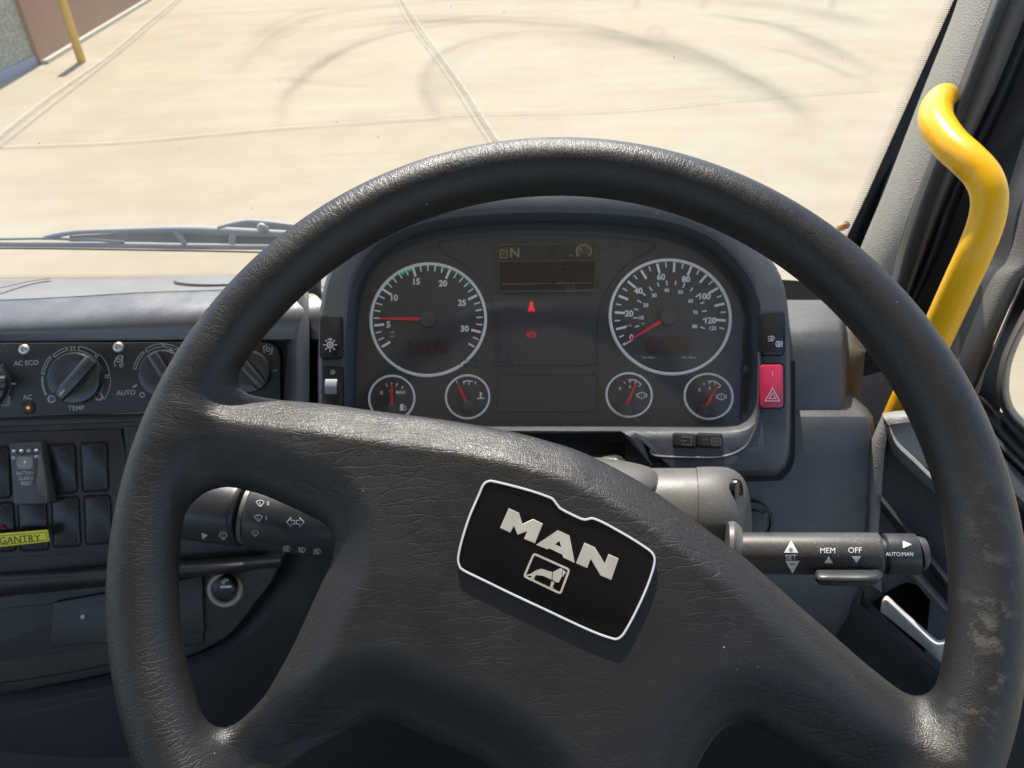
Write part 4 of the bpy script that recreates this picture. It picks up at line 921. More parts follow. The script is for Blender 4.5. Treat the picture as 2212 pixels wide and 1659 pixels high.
def tri(mb, pl, x, y, w_, hh, rot=0):
    c, s = math.cos(math.radians(rot)), math.sin(math.radians(rot)); q = [(-w_/2, hh/2), (w_/2, hh/2), (0, -hh/2)]
    n = 5; P3 = [(x+a*c+b*s, y-a*s+b*c) for a, b in q]
    vs = []; fs = []
    for i in range(n+1):
        for j in range(n+1-i):
            u, v = i/n, j/n; vs.append(pl.at(*[P3[0][k]*(1-u-v)+P3[1][k]*u+P3[2][k]*v for k in (0, 1)], h))
    id_ = {}; t = 0
    for i in range(n+1):
        for j in range(n+1-i): id_[(i, j)] = t; t += 1
    for i in range(n):
        for j in range(n-i):
            fs.append((id_[(i, j)], id_[(i+1, j)], id_[(i, j+1)]))
            if i+j < n-1: fs.append((id_[(i+1, j)], id_[(i+1, j+1)], id_[(i, j+1)]))
    mb.add(vs, fs)
tri(mk, CYA, 1709, 1181, 31, 26); tri(mk, CYA, 1712, 1225, 31, 27, 180); text(CYA, 'SET', 1709, 1203.5, 11, h+.0001, mk, 0)
text(CYA, 'MEM', 1788, 1189, 11.5, h, mk); text(CYA, 'OFF', 1847, 1188.5, 12, h, mk); tri(mk, CYA, 1790, 1209, 19, 15); tri(mk, CYA, 1850, 1209, 20, 15, 180)
text(CYB, 'AUTO/MAN', 1943, 1197, 8.6, h, mk, wx=.92); tri(mk, CYB, 1960, 1176, 16, 19, -90)
mk.build('lettering', 'white', st, sharp=None)
mk = MB(); h2 = .0006; stroke(CYA, [(1703, 1186), (1714, 1186)], 2, h2, mk); stroke(CYA, [(1708.5, 1180.5), (1708.5, 1191.5)], 2, h2, mk); stroke(CYA, [(1706, 1219), (1717, 1219)], 2, h2, mk); mk.build('plus_and_minus', 'stalk', st, sharp=None)
# left hand indicator and wiper stalk
s2 = thing('indicator_stalk', 'black column stalk with wiper, indicator and headlamp symbols left of the wheel hub', 'stalk', W(700, 1150, .54))
C3 = Cyl((392, 1090, .514), (528, 1107, .507), .0222); C4 = Cyl((545, 1110, .507), (980, 1168, .512), .0222)
tube(along(C3, (-.12, -.10, -.05, 0, .5, .97, 1.03, 1.06)), [.015, .0190, .0214, .0222, .0222, .0222, .0218, .0205], 64, sub=1).build('end_cap', 'stalk_clean', s2)
tube(along(C4, (-.004, 0, .01, .5, 1)), [.0204, .0215, .0222, .0222, .0222], 64, sub=1).build('barrel', 'stalk_clean', s2)
tube([W(535, 1108.5, .507), W(544, 1110, .507)], .0200, 30, sub=1).build('joint_ring', 'shroud', s2)
mk = MB(); h = .0003
def wip(pl, x, y, s, roman='', extra=0):
    stroke(pl, smooth([(x-s, y-s*.35), (x, y-s*.75), (x+s, y-s*.35)], 3), 1.5, h, mk); stroke(pl, [(x-s, y-s*.35), (x-s*.25, y+s*.7), (x+s*.25, y+s*.7), (x+s, y-s*.35)], 1.5, h, mk); stroke(pl, [(x-s*.2, y-s*.3), (x+s*.15, y+s*.9)], 1.5, h, mk)
    if extra:
        for k_ in (-.5, 0, .5): stroke(pl, [(x+k_*s, y-s*.95), (x+k_*s*1.3, y-s*1.25)], 1.2, h, mk)
    if roman: text(pl, roman, x+s*1.9, y, 9, h, mk)
def nx2(nm):
    global mk
    mk.build(nm, 'lens_worn', s2, sharp=None); mk = MB()
tri(mk, C3, 443, 1157, 15, 13, -80); nx2('arrow_symbol'); wip(C3, 482, 1158, 9, '', 1); nx2('washer_symbol')
wip(C4, 562, 1087, 9, 'II'); nx2('wiper_symbol'); wip(C4, 558, 1119, 9, 'I'); nx2('wiper_symbol'); wip(C4, 551, 1152, 8); nx2('wiper_symbol')
for sx in (-1, 1): stroke(C4, [(638+sx*(2), 1128-4), (638+sx*9, 1128-4), (638+sx*9, 1128-10), (638+sx*19, 1128), (638+sx*9, 1128+10), (638+sx*9, 1128+4), (638+sx*2, 1128+4)], 1.8, h, mk, True)
nx2('indicator_symbol')
for i, x in enumerate((619, 652, 685)): lampsym(mk, C4, x+1, 1185+i*3, 12, h, 1.6, (.12, 0, .12)[i], 5); nx2('headlamp_symbol')
# things rested on by the column: a shaft running down to the floor
tube([W(1240, 1150, .50), W(1260, 1250, .62), W(1300, 1500, 1.0)], [.045, .04, .03], 24, sub=3).build('column_tube', 'dash_dark', colm)

# ================================================================== windscreen pillar, seals, door
pil = thing('windscreen_pillar', 'grey grained windscreen pillar trim with rubber door seals on the right', 'pillar', W(1950, 500, .90))
strip([(2073, 2176, -80, .86, .80), (2069, 2141, 0, .86, .80), (1989, 2064, 207, .88, .815), (1909, 1981, 415, .91, .84), (1859, 1941, 535, .93, .86), (1822, 1915, 640, .95, .88), (1770, 1870, 760, .97, .9)], .010, thick=.01).build('trim_cover', 'trim', pil)
strip([(2176, 2216, -80, .80, .80), (2141, 2180, 0, .80, .80), (2063, 2100, 207, .815, .815), (1981, 2024, 415, .84, .84), (1941, 1984, 535, .86, .86), (1918, 1954, 627, .87, .87), (1870, 1905, 745, .89, .89)], .014, thick=.01).build('tube_seal', 'rubber', pil)
strip([(2216, 2264, -80, .81, .80), (2180, 2228, 0, .81, .80), (2098, 2142, 207, .825, .815), (2022, 2050, 415, .845, .84), (1983, 2006, 535, .865, .86), (1952, 1968, 627, .875, .87), (1900, 1920, 745, .89, .89)], .003, thick=.01).build('inner_strip', 'door', pil)
strip([(2266, 2300, -80, .80, .79), (2230, 2262, 0, .80, .79), (2144, 2180, 207, .815, .81), (2048, 2082, 415, .835, .835), (2005, 2036, 535, .855, .85), (1967, 1994, 627, .87, .86), (1918, 1940, 745, .885, .88)], .010, thick=.01).build('lip_seal', 'rubber_black', pil)
strip([(2143, 2149, 207, .812, .812), (2048, 2053, 415, .832, .832), (1967, 1972, 627, .867, .867)], .002, thick=.004).build('seal_groove', 'gap', pil)
strip([(2290, 2420, -80, .82, .76), (2255, 2360, 0, .82, .76), (2176, 2290, 207, .83, .77), (2078, 2185, 415, .85, .78), (2030, 2150, 535, .87, .79), (1990, 2112, 640, .89, .80), (1930, 2050, 800, .91, .82), (1850, 1990, 960, .93, .84)], -.004, thick=.01).build('shut_line', 'door_dark', pil)

loft([[(2085, -80, .93), (2560, -80, .90)], [(2060, 0, .93), (2500, 0, .90)], [(1905, 415, .95), (2260, 415, .90)], [(1840, 600, .97), (2180, 600, .90)], [(1740, 860, 1.0), (2120, 860, .92)], [(1740, 1100, 1.0), (2120, 1100, .92)]], thick=.03).build('pillar_body', 'door_dark', pil)
# hand grab rail: a thick dipped steel tube, leaving the pillar and coming back low on it
hd = thing('grab_rail', 'bent glossy yellow grab rail mounted on the windscreen pillar', 'grab handle', W(2040, 210, .82))
H = [(2052, 232, .835, .008), (2046, 206, .80, .0115), (2034, 212, .765, .0140), (2022, 236, .735, .0158), (2024, 268, .705, .0164), (2052, 310, .680, .0163), (2090, 345, .662, .0160), (2122, 380, .652, .0157), (2137, 425, .648, .0153), (2130, 480, .652, .0153), (2104, 548, .660, .0155), (2071, 620, .675, .0156), (2032, 705, .695, .0156), (1993, 790, .715, .0156), (1952, 880, .735, .0156), (1925, 940, .75, .0156)]
rail = tube([W(x, y, d) for x, y, d, r in H], [r*.92 for *_, r in H], 28, sub=5).build('bar', 'yellow', hd, sharp=60)
PH = Pl((2000, 150, .862), (1950, 300, .87), (2060, 200, .835))
slab(Pl((2030, 160, .845), (1980, 260, .865), (2070, 230, .812)), circ(2047, 216, 16, 30, 40), .008, .0115, .0008).build('mount_hole', 'gap', pil)  # near-black plate painted in for the shade of the hole

dr = thing('cab_door', 'dark grey cab door with window and silver pull handle at the right edge', 'door', W(2150, 900, .70))
strip([(2330, 2470, -80, .72, .68), (2300, 2440, 0, .72, .68), (2240, 2380, 207, .73, .69), (2176, 2216, 415, .745, .72), (2146, 2180, 553, .755, .73), (2112, 2143, 605, .76, .74), (2050, 2084, 748, .775, .755), (2010, 2048, 850, .785, .77)], -.003, thick=.012).build('door_frame', 'door_dark', dr)
strip([(2214, 2300, 415, .715, .69), (2180, 2262, 553, .73, .70), (2140, 2210, 605, .74, .715), (2080, 2145, 748, .755, .735), (2045, 2118, 840, .765, .75), (2030, 2095, 890, .77, .76)], .007, thick=.012).build('frame_trim', 'frame', dr)
strip([(2208, 2218, 600, .712, .71), (2177, 2183, 675, .72, .718), (2145, 2152, 750, .73, .73), (2113, 2118, 822, .745, .745), (2090, 2094, 870, .755, .755)], .002, thick=.004).build('trim_edge', 'rubber', dr)
loft([[(2216, 590, .722), (2240, 590, .72), (2300, 600, .715)], [(2150, 750, .738), (2175, 740, .735), (2210, 715, .73)], [(2116, 822, .752), (2140, 815, .75), (2165, 810, .748)], [(2096, 868, .765), (2130, 890, .762), (2160, 900, .76)], [(2120, 930, .78), (2160, 950, .775), (2200, 960, .77)]], thick=.01).build('seal_channel', 'rubber_black', dr)
mb = MB(); g_o = smooth([(2290, 560), (2240, 620), (2212, 668), (2185, 720), (2162, 775), (2153, 830), (2158, 872), (2176, 905), (2212, 940), (2270, 985), (2340, 1030)], 5); g_i = smooth([(2310, 590), (2262, 650), (2232, 690), (2205, 735), (2186, 785), (2180, 832), (2184, 862), (2196, 888), (2226, 918), (2282, 960), (2350, 1000)], 5)
loft([[(p[0]*(1-t)+q[0]*t, p[1]*(1-t)+q[1]*t, .705-.012*math.sin(math.pi*t)) for p, q in zip(g_o, g_i)] for t in np.linspace(0, 1, 8)], thick=.014).build('window_seal', 'rubber', dr)
loft([[(x, y, .712) for x, y in g_i], [(x+260, y-40, .60) for x, y in g_i]], thick=0.003).build('window_glass', 'glass', dr)
loft([[(2080, 860, .745), (2120, 882, .742), (2160, 888, .738), (2186, 902, .737), (2226, 932, .735), (2300, 985, .73), (2420, 1060, .72)], [(2050, 1300, .75), (2100, 1300, .745), (2160, 1300, .74), (2190, 1300, .74), (2226, 1300, .74), (2300, 1300, .735), (2420, 1300, .73)]], thick=.01).build('door_skin', 'door_dark', dr)
# sill ledge and rounded door top to the right of the rim
def ledge(name, pts_t, pts_b, d, bulge, mat, sub=3):
    pts_t, pts_b = [q+[(q[-1][0]*5-q[-2][0]*4, q[-1][1]*4-q[-2][1]*3)] for q in (pts_t, pts_b)]
   
    loft([[(p[0]*(1-t)+q[0]*t, p[1]*(1-t)+q[1]*t, d-bulge*math.sin(math.pi*t)) for p, q in zip(smooth(pts_t, sub), smooth(pts_b, sub))] for t in np.linspace(0, 1, 7)], thick=.012).build(name, mat, dr)
ledge('sill_strip', [(2060, 838), (2120, 856), (2160, 900), (2212, 955), (2330, 1060)], [(2060, 875), (2115, 905), (2160, 955), (2212, 1010), (2330, 1120)], .715, .006, 'blue_dark')
ledge('sill_bead', [(2050, 872), (2112, 897), (2158, 948), (2212, 1003), (2330, 1113)], [(2050, 890), (2108, 918), (2152, 968), (2212, 1026), (2330, 1140)], .708, .010, 'dash')
ledge('door_top', [(2040, 890), (2104, 916), (2150, 968), (2212, 1030), (2330, 1140)], [(2040, 1010), (2105, 1040), (2160, 1085), (2212, 1140), (2330, 1260)], .700, .022, 'door_dark')
ledge('door_card', [(2040, 1000), (2105, 1020), (2160, 1050), (2230, 1110), (2340, 1230)], [(1960, 1780), (2105, 1800), (2160, 1800), (2230, 1810), (2340, 1850)], .715, .004, 'dash_dark')
# front lower part, seen inside the rim: pocket wall, raised card edge and pull handle
loft([[(1906, 893, .690), (1935, 888, .685), (1972, 886, .68), (2040, 884, .672)], [(1909, 902, .680), (1936, 898, .674), (1974, 897, .668), (2040, 896, .662)], [(1919, 918, .675), (1940, 914, .670), (1975, 912, .666), (2040, 910, .66)]], thick=.01, sub=3).build('card_top', 'door', dr)
loft([[(1905, 898, .692), (1912, 905, .682), (1920, 918, .677)], [(1876, 972, .692), (1893, 972, .684), (1911, 972, .680)], [(1869, 1067, .692), (1886, 1067, .685), (1904, 1070, .682)], [(1871, 1142, .694), (1880, 1150, .69), (1898, 1160, .688)], [(1875, 1260, .70), (1890, 1270, .695), (1905, 1280, .69)]], thick=.01, sub=3).build('card_edge', 'door', dr)
loft([[(1921, 916, .679), (1960, 912, .672), (2050, 905, .66)], [(1938, 955, .672), (1975, 962, .668), (2060, 985, .655)], [(1975, 990, .668), (2010, 1016, .662), (2075, 1060, .65)]], thick=.008, sub=3).build('upper_card', 'door', dr)
loft([[(1921, 916, .677), (1939, 953, .670), (1978, 990, .663), (2016, 1028, .656), (2080, 1090, .645)], [(1922, 925, .673), (1937, 962, .664), (1975, 999, .657), (2014, 1037, .650), (2080, 1100, .640)], [(1918, 950, .680), (1931, 985, .675), (1968, 1020, .668), (2010, 1058, .662), (2080, 1125, .65)]], thick=.01, sub=3).build('ridge', 'door', dr)
loft([[(1918, 930, .684), (1932, 975, .680), (1968, 1012, .673), (2080, 1110, .655)], [(1908, 1010, .688), (1930, 1030, .684), (1968, 1070, .678), (2080, 1180, .66)], [(1904, 1080, .690), (1940, 1118, .686), (1990, 1175, .68), (2080, 1290, .665)]], thick=.01, sub=3).build('inner_card', 'door_dark', dr)
loft([[(1904, 1068, .686), (1913, 1080, .680), (1990, 1170, .672), (2080, 1285, .655)], [(1902, 1078, .680), (1912, 1092, .672), (1986, 1182, .664), (2080, 1302, .648)], [(1900, 1094, .690), (1908, 1106, .684), (1980, 1196, .676), (2080, 1320, .66)]], thick=.01, sub=3).build('lower_bead', 'door_dark', dr)
loft([[(1880, 1090, .694), (1910, 1100, .690), (1980, 1190, .684), (2090, 1330, .67)], [(1870, 1250, .70), (1930, 1250, .692), (1985, 1262, .686), (2090, 1370, .67)], [(1862, 1320, .70), (1900, 1290, .70), (1975, 1250, .69), (2090, 1400, .672)]], thick=.01, sub=3).build('pocket_back', 'door_dark', dr)
loft([[(1962, 1240, .672), (2000, 1285, .667), (2054, 1345, .66), (2110, 1410, .65)], [(1970, 1238, .664), (2008, 1280, .659), (2060, 1338, .652), (2110, 1395, .645)], [(1985, 1232, .668), (2025, 1278, .662), (2075, 1335, .655), (2110, 1375, .65)]], thick=.01, sub=3).build('pocket_rim', 'rubber', dr)
loft([[(1900, 1230, .76), (1970, 1240, .76), (2090, 1380, .76)], [(1880, 1330, .76), (1970, 1400, .76), (2090, 1500, .76)]], thick=.01).build('pocket_shade', 'gap', dr)  # near-black sheet painted in for the shade inside the pocket
loft([[(1800, 1290, .715), (1857, 1312, .70), (1940, 1378, .69), (2036, 1462, .68), (2110, 1520, .67)], [(1800, 1300, .710), (1855, 1322, .695), (1936, 1388, .685), (2030, 1472, .675), (2110, 1530, .665)], [(1800, 1480, .74), (1850, 1520, .73), (1930, 1560, .72), (2030, 1600, .71), (2110, 1640, .70)]], thick=.01, sub=3).build('lower_card', 'blue_dark', dr)
loft([[(1868, 1290, .700), (1890, 1312, .694), (1960, 1376, .684), (2044, 1452, .674)], [(1857, 1312, .700), (1880, 1332, .694), (1945, 1385, .684), (2036, 1462, .676)]], thick=.01, sub=3).build('pocket_ledge', 'rubber_black', dr)
ph = loft([[(1907, 1300, .684), (1909, 1290, .680), (1916, 1287, .677), (1924, 1293, .674), (1960, 1325, .668), (2000, 1362, .661), (2022, 1380, .657), (2034, 1382, .655), (2060, 1372, .65)],
           [(1904, 1304, .678), (1907, 1297, .672), (1914, 1294, .669), (1922, 1299, .666), (1957, 1331, .660), (1996, 1367, .653), (2019, 1387, .649), (2034, 1389, .647), (2060, 1381, .642)],
           [(1903, 1312, .680), (1906, 1306, .675), (1912, 1304, .672), (1919, 1308, .669), (1953, 1340, .663), (1992, 1376, .656), (2016, 1396, .652), (2034, 1400, .650), (2060, 1395, .645)],
           [(1902, 1322, .690), (1908, 1326, .688), (1916, 1332, .686), (1926, 1340, .684), (1958, 1366, .680), (1996, 1398, .676), (2020, 1420, .672), (2034, 1432, .670), (2060, 1450, .665)]], thick=.006, sub=3).build('pull_handle', 'silver', dr)
# dark footwell side behind
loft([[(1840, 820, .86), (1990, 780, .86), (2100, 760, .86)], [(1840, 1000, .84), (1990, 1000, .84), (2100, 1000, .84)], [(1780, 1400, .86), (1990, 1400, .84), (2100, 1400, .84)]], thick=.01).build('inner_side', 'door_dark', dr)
pb = loft([[(1818, 716, .82), (1838, 716, .82), (1850, 728, .82)], [(1818, 735, .80), (1846, 740, .80), (1868, 764, .80)], [(1818, 772, .785), (1846, 774, .785), (1868, 768, .79)], [(1818, 880, .79), (1842, 880, .79), (1858, 880, .80)]], thick=.02, sub=3).build('pillar_foot', 'foot', pil)

# ================================================================== windscreen, wiper
ws = thing('windscreen', 'wide clear windscreen with black dotted border along its edges', 'windscreen', W(1000, 590, .98))
ws0 = [(-400, 610, .97), (0, 603, .97), (600, 596, .97), (1200, 596, .975), (1800, 640, .99), (1850, 600, .985)]
def wsd(x, y):
    """depth of the screen along the survey ray: a nearly upright sheet, bowed forward in the middle"""
    t = (y-600)/700.; return .985 + .10*t
gp = [[(x, y, wsd(x, y)) for x in (-500, 0, 500, 1000, 1500, 1850+(600-y)*.39+20)] for y in (650, 400, 100, -300, -900)]
loft(gp).build('pane', 'glass', ws)
dots = MB()
def dot(x, y, r):
    c = Vector(W(x, y, wsd(x, y)-.001)); e1, e2 = RT, UP; k = wsd(x, y)/F
    n_ = 8; dots.add([c+(e1*math.cos(2*math.pi*i/n_)+e2*math.sin(2*math.pi*i/n_))*r*k for i in range(n_)], [tuple(range(n_))])
for j in range(150):
    y = -30+j*4.6; xe = 2061-y*.446 if y < 415 else 1876-(y-415)*.475
    if y > 640: break
    for i in range(5): dot(xe-1-i*4.0-(j % 2)*2.0, y, 1.55-.2*i)
for j in range(4):
    for i in range(150):
        x = -10+i*4.6+(j % 2)*2.3; dot(x, 597.5-j*2.7+ (600-x)*.007, 1.15-.22*j)
spk = MB()
for _ in range(46):
    x, y = RNG.uniform(20, 1880), RNG.uniform(5, 560); c = W(x, y, wsd(x, y)-.002); r_ = RNG.uniform(.5, 1.5)**1.5*wsd(x, y)/F; n_ = 7
    spk.add([c+(RT*math.cos(2*math.pi*i/n_)+UP*math.sin(2*math.pi*i/n_)*RNG.uniform(.6, 1.3))*r_*RNG.uniform(.6, 1.3) for i in range(n_)], [tuple(range(n_))])
tag(spk.build('dirt_specks', 'speck', ws, sharp=None), kind='stuff')
dots.build('dotted_border', 'rubber_black', ws, sharp=None)
mb = MB(); ed = [(y, 2061-y*.446 if y < 415 else 1876-(y-415)*.475) for y in (-80, 0, 100, 207, 310, 415, 535, 640, 720)]
loft([[(x-1, y, wsd(x, y)-.0015) for y, x in ed], [(x+60, y, wsd(x, y)-.0015) for y, x in ed]], thick=.003).build('black_border', 'rubber_black', ws)
loft([[(1660, 602, .98), (1720, 606, .98), (1830, 618, .98)], [(1660, 700, .97), (1720, 700, .97), (1830, 700, .97)]], thick=.003).build('corner_border', 'rubber_black', ws)

wp = thing('windscreen_wiper', 'grey wiper arm and long rubber blade resting outside the windscreen', 'wiper', W(300, 520, 1.06))
def bar(pts, wd, name, mat, d=1.06, flat_=.6): tube([W(x, y, d) for x, y in pts], [w_/2/F*d for w_ in wd], 10, sub=4, flat_=flat_).build(name, mat, wp)
bar([(-60, 536), (100, 537), (300, 540), (480, 543), (640, 547)], [4, 4, 4, 4, 4], 'rubber_blade', 'rubber_black')
bar([(-60, 527), (100, 528), (300, 530), (400, 532), (640, 534)], [12, 13, 14, 14, 13], 'blade_rail', 'wiper', 1.055)
bar([(95, 514), (115, 510), (160, 502), (260, 498), (380, 496), (470, 499), (640, 506)], [10, 13, 11, 11, 15, 19, 14], 'main_bracket', 'wiper', 1.05)
bar([(-60, 517), (30, 516), (90, 515), (150, 517), (200, 518), (250, 522), (268, 522)], [6, 6, 6, 6, 6, 7, 8], 'end_bracket', 'wiper', 1.052)
loft([[(150, 509, 1.062), (260, 503, 1.062), (400, 500, 1.062), (520, 498, 1.062), (660, 500, 1.062)], [(150, 524, 1.062), (260, 526, 1.062), (400, 527, 1.062), (520, 529, 1.062), (660, 531, 1.062)]], thick=.004).build('spoiler_plate', 'spoiler', wp)
loft([[(470, 492, 1.055), (510, 482, 1.055), (550, 478, 1.055), (660, 488, 1.055)], [(480, 502, 1.055), (510, 502, 1.055), (550, 502, 1.055), (660, 504, 1.055)]], thick=.004).build('arm_plate', 'spoiler', wp)
bar([(380, 500), (400, 528)], [14, 12], 'bracket_link', 'wiper', 1.05); bar([(505, 500), (500, 528)], [16, 14], 'bracket_link', 'wiper', 1.05)
bar([(470, 492), (510, 482), (550, 478), (640, 488)], [7, 9, 8, 7], 'arm', 'wiper', 1.045)
lathe(Pl((560, 480, 1.04), (600, 480, 1.04), (560, 520, 1.04)), 566, 492, [(10, -.01), (10, .004), (6, .006), (.01, .006)], 16).build('pivot_cap', 'wiper', wp)

ml = thing('marker_lamp', 'tiny orange marker lamp outside the windscreen corner by the pillar', 'lamp', W(1824, 487, 1.02)); MQ = Pl((1824, 487, 1.02), (1844, 487, 1.02), (1824, 507, 1.02))
M['orange'] = simple('orange lens', (.85, .22, .02), .3); lathe(MQ, 1824, 487, [(6, -.01), (6, .002), (4, .005), (.01, .006)], 18).build('lens', 'orange', ml); lathe(MQ, 1824, 487, [(9, -.02), (9, -.004), (.01, -.002)], 18).build('base', 'wiper', ml)
# ================================================================== cab shell that shades the interior
def bxs(name, lo, hi, mat):
    mb = MB(); (x0, y0, z0), (x1, y1, z1) = lo, hi
    mb.add([(x0, y0, z0), (x1, y0, z0), (x1, y1, z0), (x0, y1, z0), (x0, y0, z1), (x1, y0, z1), (x1, y1, z1), (x0, y1, z1)], [(0, 3, 2, 1), (4, 5, 6, 7), (0, 1, 5, 4), (1, 2, 6, 5), (2, 3, 7, 6), (3, 0, 4, 7)])
    return mb.build(name, mat, kind='structure', sharp=None)
M['lining'] = simple('grey cab lining', (.55, .54, .50), .9)
bxs('cab_roof', (-1.75, -1.0, 2.98), (.62, .66, 3.04), 'lining')
bxs('cab_back_wall', (-1.75, -1.06, .9), (.62, -1.0, 2.1), 'lining')
bxs('cab_back_wall', (-1.75, -1.06, 2.6), (.62, -1.0, 2.98), 'lining')  # gap left in the unseen back wall to add light from behind
bxs('cab_floor', (-1.75, -1.0, .86), (.62, 1.0, .92), 'dash_dark')
bxs('cab_side_wall', (-1.80, -1.0, .9), (-1.75, .9, 1.9), 'lining')
bxs('cab_side_wall', (.58, -1.0, .9), (.62, .45, 1.75), 'lining')
bxs('cab_front_wall', (-1.75, 1.0, .9), (.62, 1.04, 1.72), 'dash_dark')

# ================================================================== the yard outside
s = NT('sunlit concrete yard')
st_ = s.mapping((.25, 3.2, 1), (0, 0, math.radians(6)))
a = s.noise(1, 5, .6, st_); b = s.noise(.5, 5, .6); c = s.noise(40, 3)
a2 = s.noise(1, 4, .65, s.mapping((.6, 9, 1), (0, 0, math.radians(3)))); d = s.ramp(s.noise(2.6, 6, .7), [(.45, 0.0), (.62, 1.0)]); e = s.ramp(s.noise(.16, 3, .5), [(.35, 0.0), (.65, 1.0)])
base = s.mix(s.ramp(a, [(.25, 0.0), (.75, 1.0)]), (.330, .276, .192), (.375, .325, .240)); base = s.mix(s.math('MULTIPLY', s.ramp(a2, [(.36, 1.0), (.6, 0.0)]), .14), base, (.25, .20, .13)); base = s.mix(s.math('MULTIPLY', e, .45), base, (.375, .335, .268)); base = s.mix(s.math('MULTIPLY', d, .14), base, (.46, .42, .35)); base = s.mix(s.math('MULTIPLY', s.ramp(b, [(.45, 0.0), (.75, 1.0)]), .5), base, (.25, .205, .15)); base = s.mix(s.math('MULTIPLY', c, .2), base, (.24, .20, .14))
s.set(Base_Color=base, Roughness=.9, Specular_IOR_Level=.2, Normal=s.bump(s.noise(120, 3), .2, .002)); M['yard'] = s.m
mb = MB(); mb.add([(-150, -60, 0), (150, -60, 0), (150, 240, 0), (-150, 240, 0)], [(0, 1, 2, 3)]).build('ground', 'yard', kind='structure', sharp=None, origin=(0, 0, 0))
def soft(name, col, strength, sc=3.0, taper=False):
    """print on the ground that fades across its width (u) and breaks up along its length"""
    m = bpy.data.materials.new(name); m.use_nodes = True; t = m.node_tree; s = NT.__new__(NT); s.m = m; s.t = t; s.b = t.nodes['Principled BSDF']; s.co = t.nodes.new('ShaderNodeTexCoord').outputs['Object']
    u = s.n('ShaderNodeAttribute'); u.attribute_name = 'across'; f = s.ramp(u.outputs['Fac'], [(0, 0.0), (.5, 1.0), (1, 0.0)])
    n_ = s.ramp(s.noise(sc, 4, .6), [(.3, .35), (.7, 1.0)])
    if taper:
        v_ = s.n('ShaderNodeAttribute'); v_.attribute_name = 'along'; f = s.math('MULTIPLY', f, s.ramp(v_.outputs['Fac'], [(0, 0.0), (.3, 1.0), (.7, 1.0), (1, 0.0)]))
    s.set(Base_Color=col, Roughness=.9, Alpha=s.math('MULTIPLY', s.math('MULTIPLY', f, n_), strength)); return m
M['tyre'] = soft('rubber tyre mark', (.14, .115, .085), .17, .8, True); M['joint_pale'] = soft('pale joint sealant', (.48, .43, .34), .7, 6); M['joint_dark'] = soft('dark joint line', (.22, .18, .135), .6, 4)
def gstrip(paths, name, mat, z):
    vs = []; fs = []; ac = []; al = []
    for k_, (pts, wd) in enumerate(paths):      # every mark lies a hair above the one before it
        P = [ground_pt(x, y, z+.0004*k_) for x, y in smooth(pts, 8)]; k0 = len(vs)
        for i, p in enumerate(P):
            t = (P[min(i+1, len(P)-1)]-P[max(i-1, 0)]).normalized(); q = Vector((-t.y, t.x, 0))*wd/2
            for j, o_ in enumerate((-1, -.5, 0, .5, 1)): vs.append(p+q*o_); ac.append((o_+1)/2); al.append(i/(len(P)-1))
        for i in range(len(P)-1):
            for j in range(4): a = k0+i*5+j; fs.append((a, a+1, a+6, a+5))
    mb = MB().add(vs, fs); o = mb.build(name, mat, kind='structure', sharp=None, origin=(0, 0, z)); o.data.attributes.new('across', 'FLOAT', 'POINT').data.foreach_set('value', ac); o.data.attributes.new('along', 'FLOAT', 'POINT').data.foreach_set('value', al); return o
def many(arcs, k, seed):
    r_ = np.random.default_rng(seed); out = []
    for pts, wd in arcs:
        for _ in range(k):
            dx, dy, sx = r_.normal(0, 16), r_.normal(0, 7), 1+r_.normal(0, .05); mx = np.mean([p[0] for p in pts])
            out.append(([(mx+(x-mx)*sx+dx, y+dy) for x, y in pts], wd*r_.uniform(1.2, 2.2)))
    return out
ARCS = [([(480, 190), (560, 100), (640, 45), (760, 20), (900, 5)], .3), ([(553, 110), (728, 52), (980, 33), (1231, 45), (1356, 75), (1531, 135), (1659, 220)], .3), ([(608, 250), (653, 170), (803, 85), (1000, 47), (1240, 30)], .25),
        ([(960, 265), (915, 175), (1003, 92), (1206, 67), (1400, 90), (1560, 150)], .25), ([(1231, 60), (1481, 105), (1700, 215), (1760, 280)], .3), ([(1500, 25), (1700, 60), (1900, 160)], .3), ([(1100, 10), (1400, 0), (1700, 20), (1950, 80)], .35), ([(700, 20), (1000, -10), (1300, -15)], .3)]
M['tyre_faint'] = soft('faint rubber film', (.17, .14, .10), .12, .5, True); gstrip(many(ARCS, 2, 5), 'faint_tyre_marks', 'tyre_faint', .002)
gstrip([([(553, 110), (628, 75), (728, 52), (853, 35), (980, 33), (1106, 37), (1231, 45), (1356, 75), (1531, 135), (1606, 175), (1659, 220)], .26),
        ([(600, 330), (608, 250), (615, 212), (653, 170), (728, 117), (803, 85), (890, 62), (1000, 47), (1106, 40), (1240, 30)], .22),
        ([(1030, 300), (960, 265), (925, 215), (915, 175), (940, 125), (1003, 92), (1106, 72), (1206, 67), (1300, 80)], .22),
        ([(1231, 60), (1381, 85), (1481, 105), (1606, 160), (1700, 215), (1760, 280)], .24), ([(480, 190), (560, 100), (640, 45), (760, 20), (900, 5)], .22),
        ([(1500, 25), (1600, 38), (1700, 60), (1800, 100), (1900, 160)], .24), ([(1600, 90), (1700, 110), (1800, 145), (1900, 190)], .24), ([(1405, 90), (1402, 70), (1412, 55), (1425, 60), (1430, 75), (1420, 90)], .2),
        ([(1518, 25), (1520, 5), (1530, -15)], .2), ([(1370, 20), (1380, -10)], .2), ([(1790, 30), (1800, 0), (1806, -30)], .2), ([(553, 160), (700, 178), (900, 190)], .15)], 'tyre_marks', 'tyre', .016)
